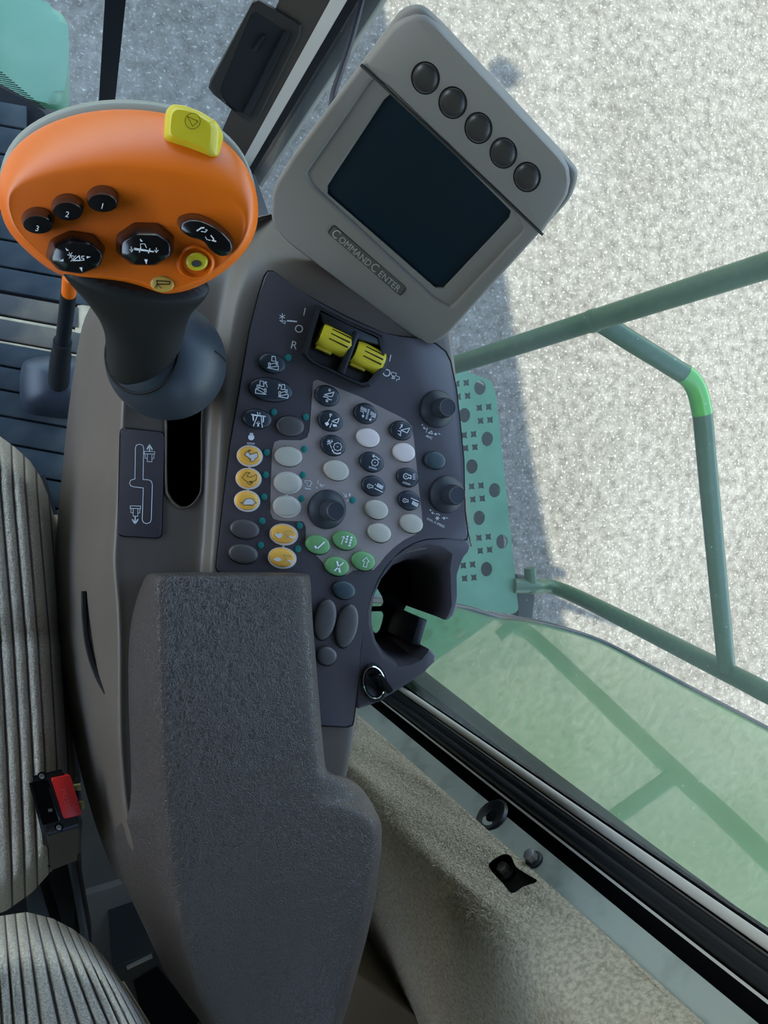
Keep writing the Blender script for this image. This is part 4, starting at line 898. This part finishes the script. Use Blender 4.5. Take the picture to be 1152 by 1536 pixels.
icon('icon', k, FJ, J5, [([(105, 1212), (242, 1236)], 1.8), ([(105, 1222), (240, 1238)], 1.2), [(148, 1205), (148, 1180), (178, 1180), (190, 1208)], [(80, 1200), (85, 1235)], [(70, 1220), (85, 1238), (95, 1218)], [(262, 1208), (262, 1242)], [(250, 1225), (262, 1243), (275, 1225)], ([(140, 1240), (150, 1205)], 1.6), ([(205, 1245), (215, 1215)], 1.6)], [[(143, 1140), (165, 1162), (148, 1163)], [(174, 1290), (199, 1292), (190, 1328)]], w=.9, mat=M['print'])
kid = smooth_line([(270, 342), (272, 332), (284, 327), (300, 328), (320, 337), (336, 349), (346, 362), (346, 374), (338, 381), (326, 380), (314, 371), (306, 361), (297, 356), (283, 352)], 3, True)
k = jkey('curved_rocker', 0, 0, 0, 0, .0110, M['black_gloss'], 0, 'black curved rocker button', poly=[(p.x + 1, p.y + 3) for p in kid], base=[(310 + (p.x - 310) * 1.10, 352 + (p.y - 352) * 1.12 - 4) for p in kid])
icon('icon', k, FJ, J5, [([(555, 1085), (585, 1065), (603, 1064)], 2.2), [(585, 1090), (615, 1095), (628, 1080), (615, 1078)], ([(655, 1120), (672, 1140), (678, 1160)], 1.6), ([(665, 1155), (690, 1162)], 2.0), [(615, 1130), (625, 1148), (650, 1155)]], w=1.0, mat=M['print'])
well = lambda s, w: [JP.at(u, v, FW + w) for u, v in ell(293, 394, 27 * s, 24 * s, 0, 32)]
link('button_well', newmesh(loft_bm([well(1.12, -.002), well(1.05, .0014), well(.95, .0022), well(.8, .0006), well(.7, -.002)], True), 70), M['orange'], joy, 'raised orange collar')
k = jkey('resume_button', 294.5, 393, 16.5, 13.5, .0035, M['cap_yellow'], 4, 'yellow round button with a grey dot')
prism('dot', [JP.at(u, v, FW + .0043) for u, v in ell(294.5, 395.5, 7.5, 5.2, 4, 20)], jn, .0004, M['moni_dark'], k)
bd = jkey('auger_badge', 242.5, 426.5, 18, 12.5, .0012, material('badge_tan', (205, 160, 70), .4, .5), 6, 'tan oval badge with an auger symbol')
icon('icon', bd, lambda x, y: JP.at(x, y, FW + .0020), J5, [([(265, 1445), (270, 1470), (355, 1470)], 1.6), ([(265, 1445), (360, 1452), (358, 1470)], 1.6), [(265, 1470), (248, 1500)], [(265, 1470), (265, 1502)], [(270, 1472), (298, 1500)]], w=1.0, mat=M['seam'])
yc = [(255, 152), (246, 162), (243.5, 185), (243, 203), (249, 209), (285, 222), (318, 236), (325, 233), (328, 218), (329.5, 190), (324, 179), (300, 164), (275, 154)]
yp = rnd(yc, 6, 3)
YP = Pl(JP.at(285, 195, jo(285, 195) + .016), jn + w_from_cv(Vector((.05, -.22, 0))))
k = link('yellow_cap', newmesh(dome_bm([YP.at(x, y) for x, y in yp], YP.n, .016, .0010, .0045), 60), M['cap_yellow'], joy, 'yellow stop cap on the top of the lever')
Y5 = lambda x, y: YP.at(x, y, .0014)
icon('icon', k, Y5, J5, [[(523 + 55 * math.cos(t * PI / 12) , 296 + 57 * math.sin(t * PI / 12)) for t in range(25)], [(485, 262), (562, 298), (523, 333), (485, 262)]], w=.9, mat=M['print_black'])
nk = [(204, 408, .416, 112, .014), (205, 424, .426, 104, .017), (209, 446, .440, 80, .020), (215, 470, .456, 65, .022), (217, 496, .472, 57, .0222), (213, 528, .490, 51, .0215), (208, 552, .506, 46, .020)]
nk = smooth_line(nk, 5) if False else [tuple(v) for v in [[a + (b - a) * t_ for a, b in zip(nk[i], nk[i + 1])] for i in range(len(nk) - 1) for t_ in (0, .5)] + [list(nk[-1])]]
nax = (pd(208, 552, .506) - pd(205, 424, .426)).normalized(); nh = w_from_cv(Vector((1, 0, 0))); nh = (nh - nh.dot(nax) * nax).normalized(); nv = nax.cross(nh)
rows = [[pd(x, y, D) + nh * (a * D / FPX) * math.cos(2 * PI * k_ / 32) + nv * b * math.sin(2 * PI * k_ / 32) for k_ in range(32)] for x, y, D, a, b in nk]
link('neck', apply_mods(newmesh(loft_bm(rows, True, (True, True)), 80), [m_sub(1)]), None, joy, 'black tapering neck').data.materials.append(M['grip'])
for p_ in bpy.data.objects['neck'].data.polygons: p_.use_smooth = True
bc = pz(250, 542, 2.510); br_ = 88 * (bc - CAM).dot(w_from_cv(Vector((0, 0, 1)))) / FPX
bm = bmesh.new(); bmesh.ops.create_uvsphere(bm, u_segments=48, v_segments=32, radius=br_); bm.transform(Matrix.Translation(bc))
boot = link('boot', newmesh(bm, 80), M['boot'], joy, 'round navy rubber boot')
ax = (pd(213, 528, .49) - bc).normalized(); s1 = ax.cross(UP).normalized(); s2 = ax.cross(s1).normalized()
link('neck_seam', newmesh(tube_bm([bc + (ax * .74 + (s1 * math.cos(t * PI / 18) + s2 * math.sin(t * PI / 18)) * .672) * br_ * 1.003 for t in range(37)], .0010, 6)), M['seam'], boot)
vv = (CAM - bc).normalized(); e1 = w_from_cv(Vector((1, 0, 0)))
link('boot_seam', newmesh(tube_bm([bc + (e1 * math.cos(t) + (vv * .93 - w_from_cv(Vector((0, -1, 0))) * -.36) * math.sin(t)).normalized() * br_ * 1.001 for t in [PI * i / 24 for i in range(5)]], .0006, 6)), M['seam'], boot)

# ------------------------------------------------------------------ monitor
r1, r2, r3, r4 = ray(585, 138), ray(770, 318), ray(488, 285), ray(660, 435)
D3 = .525
mm = Matrix(((r1.x, -r2.x, r4.x), (r1.y, -r2.y, r4.y), (r1.z, -r2.z, r4.z)))
sol = mm.inverted() @ (r3 * D3)
TL, TR, BL, BR = CAM + r1 * sol[0], CAM + r2 * sol[1], CAM + r3 * D3, CAM + r4 * sol[2]
mn = (BR - BL).cross(TL - BL).normalized()
if mn.dot(CAM - BL) < 0: mn = -mn
MP = Pl(BL, mn)
ex = (BR - BL).normalized(); ey = mn.cross(ex)
mon = thing('display_monitor', 'grey display monitor with a blank dark screen and five black buttons', 'monitor', MP.at(620, 280) - mn * .03)
full = rnd([(405, 334), (408, 283), (440, 232), (600, 17), (628, 11), (654, 34), (850, 244), (868, 264), (857, 299), (668, 507), (642, 521), (612, 502), (430, 364)], 15, 4)
rec = rnd([(557, 121), (459, 262), (470, 281), (652, 449), (676, 462), (786, 345), (772, 322), (582, 132)], 6)
FRM = (MP.p, ex, ey, mn)
link('bezel', flat_mesh([[MP.at(x, y, 0) for x, y in full], [MP.at(x, y, 0) for x, y in rec]], .009, FRM, .0028), M['moni'], mon)
sh0 = [MP.at(x, y, 0) - mn * .0092 for x, y in full]; shc = sum(sh0, Vector()) / len(sh0)
bm = loft_bm([[shc + (p - shc) * a - mn * b for p in sh0] for a, b in ((.965, -.0004), (.978, .0010), (.978, .0030), (.95, .0070), (.80, .022), (.74, .024))], True, (True, True))
link('back_shell', newmesh(bm, 50), M['moni'], mon)
prism('shell_joint', [MP.at(613 + (x - 613) * .99, 268 + (y - 268) * .99, -.0080) for x, y in full], mn, .004, M['seam'], mon)
scr = [(585, 137), (771, 318), (660, 436), (487, 286)]
R_, S_ = res(rec, 64), res(scr, 64)
def match(A, B):
    # start B where it is nearest to A[0]
    j = min(range(len(B)), key=lambda i: (B[i] - A[0]).length); return B[j:] + B[:j]
S_ = match(R_, S_)
# corners line up by angle about the middle
cen = Vector((628, 290))
def by_angle(poly, n=72):
    o = []
    P = [Vector(p) for p in poly]
    for k_ in range(n):
        t_ = 2 * PI * k_ / n; d = Vector((math.cos(t_), math.sin(t_))); best = None
        for i in range(len(P)):
            a, b = P[i] - cen, P[(i + 1) % len(P)] - cen; e = b - a; den = d.x * e.y - d.y * e.x
            if abs(den) < 1e-9: continue
            s = (a.x * e.y - a.y * e.x) / den; u = (a.x * d.y - a.y * d.x) / den
            if s > 0 and -1e-6 <= u <= 1 + 1e-6 and (best is None or s > best): best = s
        o.append(cen + d * best)
    return o
R_, S_ = by_angle(rec), by_angle(scr)
link('screen_surround', newmesh(loft_bm([[MP.at(*(cen + (p - cen) * 1.04), -.0024) for p in R_], [MP.at(*(p.lerp(q, .1)), -.0026) for p, q in zip(R_, S_)], [MP.at(*(p.lerp(q, .90)), -.0032) for p, q in zip(R_, S_)], [MP.at(p.x, p.y, -.0060) for p in S_]], True), 25), M['moni'], mon)
prism('screen', [MP.at(x, y, -.0055) for x, y in rnd([(583, 134), (774, 318), (660, 439), (484, 287)], 3)], mn, .003, M['screen'], mon, 0, label='blank dark glass screen')
st = [(540, 95), (585, 38), (602, 26), (621, 20), (636, 23), (655, 38), (843, 238), (855, 255), (858, 275), (853, 297), (815, 353), (812, 352)]
st = [(546, 95)] + [(613 + (x - 613) * .984 + 1, 268 + (y - 268) * .984) for x, y in st[1:-1]] + [(810, 348)]
top = link('button_bar', newmesh(dome_bm([MP.at(x, y, .0036) for x, y in rnd(st, 5, 3)], mn, .0105, .00002, .0030), 40), M['moni'], mon)
link('bar_groove', newmesh(tube_bm([MP.at(541, 97, .0008), MP.at(680, 227, .0008), MP.at(814, 352, .0008)], .0011, 6)), M['moni_dark'], mon)
for x, y, a, b in ((638, 117, 21, 24.5), (679, 154, 21, 24), (717.5, 192, 20.5, 23.5), (755, 229.5, 20.3, 23), (790.5, 265.5, 20.2, 22.3)):
    rr = lambda s, w: [MP.at(u, v, .0032 + w) for u, v in ell(x, y, a * s, b * s, -6, 32)]
    o = link('soft_button', newmesh(loft_bm([rr(.90, -.001), rr(.89, .0006), rr(.82, .0014), rr(.62, .0021), rr(.4, .0023), rr(.15, .0023)], True, (False, True)), 70), M['mbtn'], mon)
    link('button_ring', newmesh(loft_bm([rr(1.05, .0002), rr(1.0, .0008), rr(.93, .0006), rr(.90, -.0005)], True), 60), M['seam'], o)
npx = [(500, 336.5), (610.5, 433), (601, 445), (490.5, 349)]
o = prism('name_plate', [MP.at(x, y, .0006) for x, y in rnd(npx, 5)], mn, .002, M['mbtn'], mon)
prism('name_field', [MP.at(x, y, .0008) for x, y in rnd([(550.5 + (x - 550.5) * .975, 391 + (y - 391) * .955) for x, y in npx], 4)], mn, .001, material('monitor_plate', (92, 88, 80), .5, .4), o)
FN = lambda x, y: MP.at(x, y, .0011)
ang = 41.0; ca, sa = math.cos(math.radians(ang)), math.sin(math.radians(ang))
def along(d): return 550.3 + d * ca, 390.6 + d * sa
for s_, d_, size in (('C', -61, 18.5), ('OMMAND', -22, 14.0), ('C', 16, 18.5), ('ENTER', 46, 14.0)):
    x, y = along(d_); text('embossed_letters', s_, x + (1.2 if size < 15 else 0) * -sa, y + (1.2 if size < 15 else 0) * ca, size, ang, FN, M['emboss'], o, 1.0 if len(s_) > 1 else 1.0, stretch=.96 if len(s_) > 1 else .9)
bm = tube_bm([MP.at(560, 330, -.038), MP.at(545, 385, -.06), pz(520, 440, 2.455)], .022, 16); link('mount_arm', newmesh(bm, 60), M['black'], mon)
t = link('cable', newmesh(tube_bm(smooth_line([pz(552, -40, 2.25), pz(536, 25, 2.27), pz(522, 75, 2.29), pz(508, 117, 2.31), pz(499, 150, 2.33), pz(500, 200, 2.37), MP.at(540, 270, -.036)], 5), .0034, 8), 60), M['cable'])
tag(t, 'thin black cable hanging beside the pillar behind the monitor', 'cable')

# ------------------------------------------------------------------ seat
seat = thing('operator_seat', 'grey ribbed fabric operator seat at the left edge of the cab', 'seat', pz(-60, 1000, FZ))
def interp(tab, x):
    if x <= tab[0][0]: return tab[0][1]
    for (a, p), (b, q) in zip(tab, tab[1:]):
        if x <= b: return p + (q - p) * (x - a) / (b - a)
    return tab[-1][1]
def ribbed(name, cols, rowf, n, parent):
    bm = bmesh.new(); V = []
    for c in cols: V.append([bm.verts.new(p) for p in rowf(c, n)])
    for i in range(len(V) - 1):
        for j in range(n):
            f = bm.faces.new((V[i][j], V[i + 1][j], V[i + 1][j + 1], V[i][j + 1]))
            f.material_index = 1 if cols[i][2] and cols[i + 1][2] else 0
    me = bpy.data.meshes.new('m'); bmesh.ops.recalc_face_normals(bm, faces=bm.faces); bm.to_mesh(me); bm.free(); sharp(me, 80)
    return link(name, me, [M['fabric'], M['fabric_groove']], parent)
Rt = [(600, 72), (735, 77), (830, 85), (960, 96), (1130, 106), (1300, 113), (1420, 116)]
Tt = [(0, 772), (5, 745), (14, 718), (30, 692), (52, 671), (76, 653), (110, 638), (200, 622), (420, 600)]
Bt = [(0, 1215), (8, 1255), (30, 1300), (65, 1338), (105, 1366), (200, 1400), (420, 1420)]
cols = [(-6, -.12, 0), (0, -.03, 0)]
t_ = 3.0
while t_ < 330:
    w = 17 + min(t_ / 30, 4)
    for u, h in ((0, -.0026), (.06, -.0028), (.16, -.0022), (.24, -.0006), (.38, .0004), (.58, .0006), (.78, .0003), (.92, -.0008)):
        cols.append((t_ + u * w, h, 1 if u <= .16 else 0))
    t_ += w
us = [0, .006, .014, .025, .04, .06] + [.06 + .88 * i / 34 for i in range(1, 35)] + [.955, .97, .982, .991, 1.0]
def rowf(c, n):
    t, h, g = c; tt = max(t, 0); T0, B0 = interp(Tt, tt), interp(Bt, tt); o = []
    for k in range(n + 1):
        u = us[k]; y = T0 + (B0 - T0) * u
        z = 2.405 - .075 * max(0, 1 - tt / 46) ** 2 - .09 * max(0, 1 - u / .06) ** 2 - .09 * max(0, 1 - (1 - u) / .06) ** 2
        z -= .007 * math.exp(-((y - 948 - tt * .1) / 13) ** 2) + .002 * math.sin(y * .02)
        jit = math.sin(y * 1.3 + t) * .0004
        o.append(pz(interp(Rt, y) - t, y, z + h + jit))
    return o
ribbed('seat_cushion', cols, rowf, len(us) - 1, seat)
Ot = [(-200, 1450), (-150, 1424), (-80, 1394), (0, 1374), (40, 1368), (80, 1378), (110, 1394), (140, 1417), (165, 1446), (182, 1472)]
Kt = [(-200, .02), (0, .07), (12, .08), (41, .14), (77, .34), (104, .44), (140, .50), (182, .62)]
cols = [(186, -.12, 0), (182, -.02, 0)]
x_ = 179.0
while x_ > -190:
    w = 15.5
    for u, h in ((0, -.0024), (.06, -.0026), (.16, -.0020), (.24, -.0006), (.38, .0004), (.58, .0006), (.78, .0003), (.92, -.0008)):
        cols.append((x_ - u * w, h, 1 if u <= .16 else 0))
    x_ -= w
us2 = [0, .01, .022, .04, .065, .10, .15] + [.15 + .85 * i / 22 for i in range(1, 23)]
def rowb(c, n):
    x, h, g = c; y0 = interp(Ot, min(x, 182)); o = []
    for k in range(n + 1):
        u = us2[k]; y = y0 + (1660 - y0) * u; e = max(0, (x - 110) / 72)
        z = 2.545 - .10 * max(0, 1 - u / .34) ** 3 - .07 * e * e
        o.append(pz(x + interp(Kt, x) * (y - y0), y, z + h + math.sin(y * 1.1 + x) * .0004))
    return o
ribbed('seat_backrest', cols, rowb, len(us2) - 1, seat)
prism('seat_pan', [pz(x, y, 2.20) for x, y in ((-420, 720), (40, 720), (92, 880), (104, 1150), (118, 1300), (124, 1420), (90, 1475), (-420, 1500))], UP, .46, M['dark'], seat, .01)
prism('side_strap', [pz(x, y, 2.24) for x, y in ((100, 1290), (114, 1290), (138, 1425), (126, 1440))], UP, .05, M['black'], seat, .003)
prism('frame_bracket', [pz(x, y, 2.26) for x, y in ((38, 1325), (60, 1322), (90, 1420), (52, 1405), (40, 1360))], UP, .05, M['black'], seat, .004)
# buckle
bk = thing('belt_buckle', 'black seat belt buckle with a red release button beside the seat cushion', 'buckle', pz(90, 1260, 2.24))
tp = [(40, 1163), (99, 1149), (126, 1237), (64, 1254)]; zt = [2.432, 2.425, 2.425, 2.432]
bt = [(58, 1240), (104, 1225), (124, 1268), (120, 1290), (93, 1304), (69, 1310)]
T4 = [pz(x, y, z) for (x, y), z in zip(tp, zt)]
KN = (T4[1] - T4[0]).cross(T4[2] - T4[0]).normalized()
if KN.z < 0: KN = -KN
KP = Pl(T4[0], KN)
bm = bmesh.new()
a4 = [KP.at(*p) for p in tp]; b4 = [pz(64, 1228, 2.36), pz(110, 1214, 2.36), pz(122, 1290, 2.36), pz(70, 1310, 2.36)]
loft_bm([a4, b4], True, (True, True), bm); bmesh.ops.bevel(bm, geom=list(bm.edges), offset=.0035, segments=3, affect='EDGES', clamp_overlap=True)
hs = link('housing', newmesh(bm, 40), M['black'], bk)
rb = prism('release_button', [KP.at(x, y, .0022) for x, y in rnd([(77, 1168), (105.5, 1162.5), (123, 1222), (96, 1228.5)], 3)], KN, .004, M['red'], bk, .0008, 2, 'red release button')
text('press_word', 'PRESS', 98, 1196, 11, 74, lambda x, y: KP.at(x, y, .0024), material('red_emboss', (236, 92, 84), .4, .5), rb)
prism('latch_slot', [KP.at(x, y, .0006) for x, y in rnd([(47, 1174), (72, 1170), (92, 1230), (64, 1238)], 3)], KN, .001, M['deep'], bk)
prism('slot_rib', [KP.at(x, y, .0014) for x, y in ((72, 1180), (77, 1184), (92, 1228), (88, 1232))], KN, .002, M['black_gloss'], bk, .0004)
prism('latch_pin', [KP.at(x, y, .0012) for x, y in ((72, 1214), (78, 1213), (79, 1217), (73, 1218))], KN, .001, M['steel'], bk)
for x, y in ((63, 1164), (88.5, 1241)):
    s = prism('screw_recess', [KP.at(u, v, .0004) for u, v in ell(x, y, 6.6, 6, 0, 18)], KN, .001, M['deep'], bk)
    prism('screw', [KP.at(u, v, .0010) for u, v in ell(x, y + .5, 4.2, 4, 0, 16)], KN, .001, M['steel'], s, .0003)
for p in ([(110, 1178), (121, 1176), (122, 1186), (113, 1187)], [(119, 1203), (126, 1202), (127, 1213), (122, 1214)]): prism('brass_tab', [pz(x, y, 2.40) for x, y in p], UP, .003, M['brass'], bk, .0004)
prism('stalk', [pz(x, y, 2.33) for x, y in ((76, 1255), (116, 1248), (118, 1285), (80, 1300))], UP, .14, M['dark'], bk)
# tray behind the console
tr = thing('floor_tray', 'black open tray with a thin steel bar under the armrest', 'tray', pz(240, 1500, FZ))
tpx = [(168, 1452), (232, 1428), (352, 1560), (300, 1640), (190, 1640)]
bm = prism_bm([pz(x, y, 1.88) for x, y in tpx], UP, .17, .006); link('tray_body', newmesh(bm, 30), M['black'], tr)
prism('tray_well', [pz(x, y, 1.8825) for x, y in ((200, 1472), (236, 1450), (300, 1530), (262, 1580), (222, 1560))], UP, .002, M['deep'], tr)
prism('steel_bar', [pz(x, y, 1.895) for x, y in ((190, 1452), (228, 1434), (229, 1437.5), (191.5, 1455.5))], UP, .006, M['steel'], tr, .001)
prism('floor_step', [pz(x, y, FZ + .02) for x, y in ((118, 1346), (196, 1322), (250, 1440), (150, 1452))], UP, .02, M['floor'], None, .004)['kind'] = 'structure'
bpy.data.objects['floor_step'].name = 'trim_5'
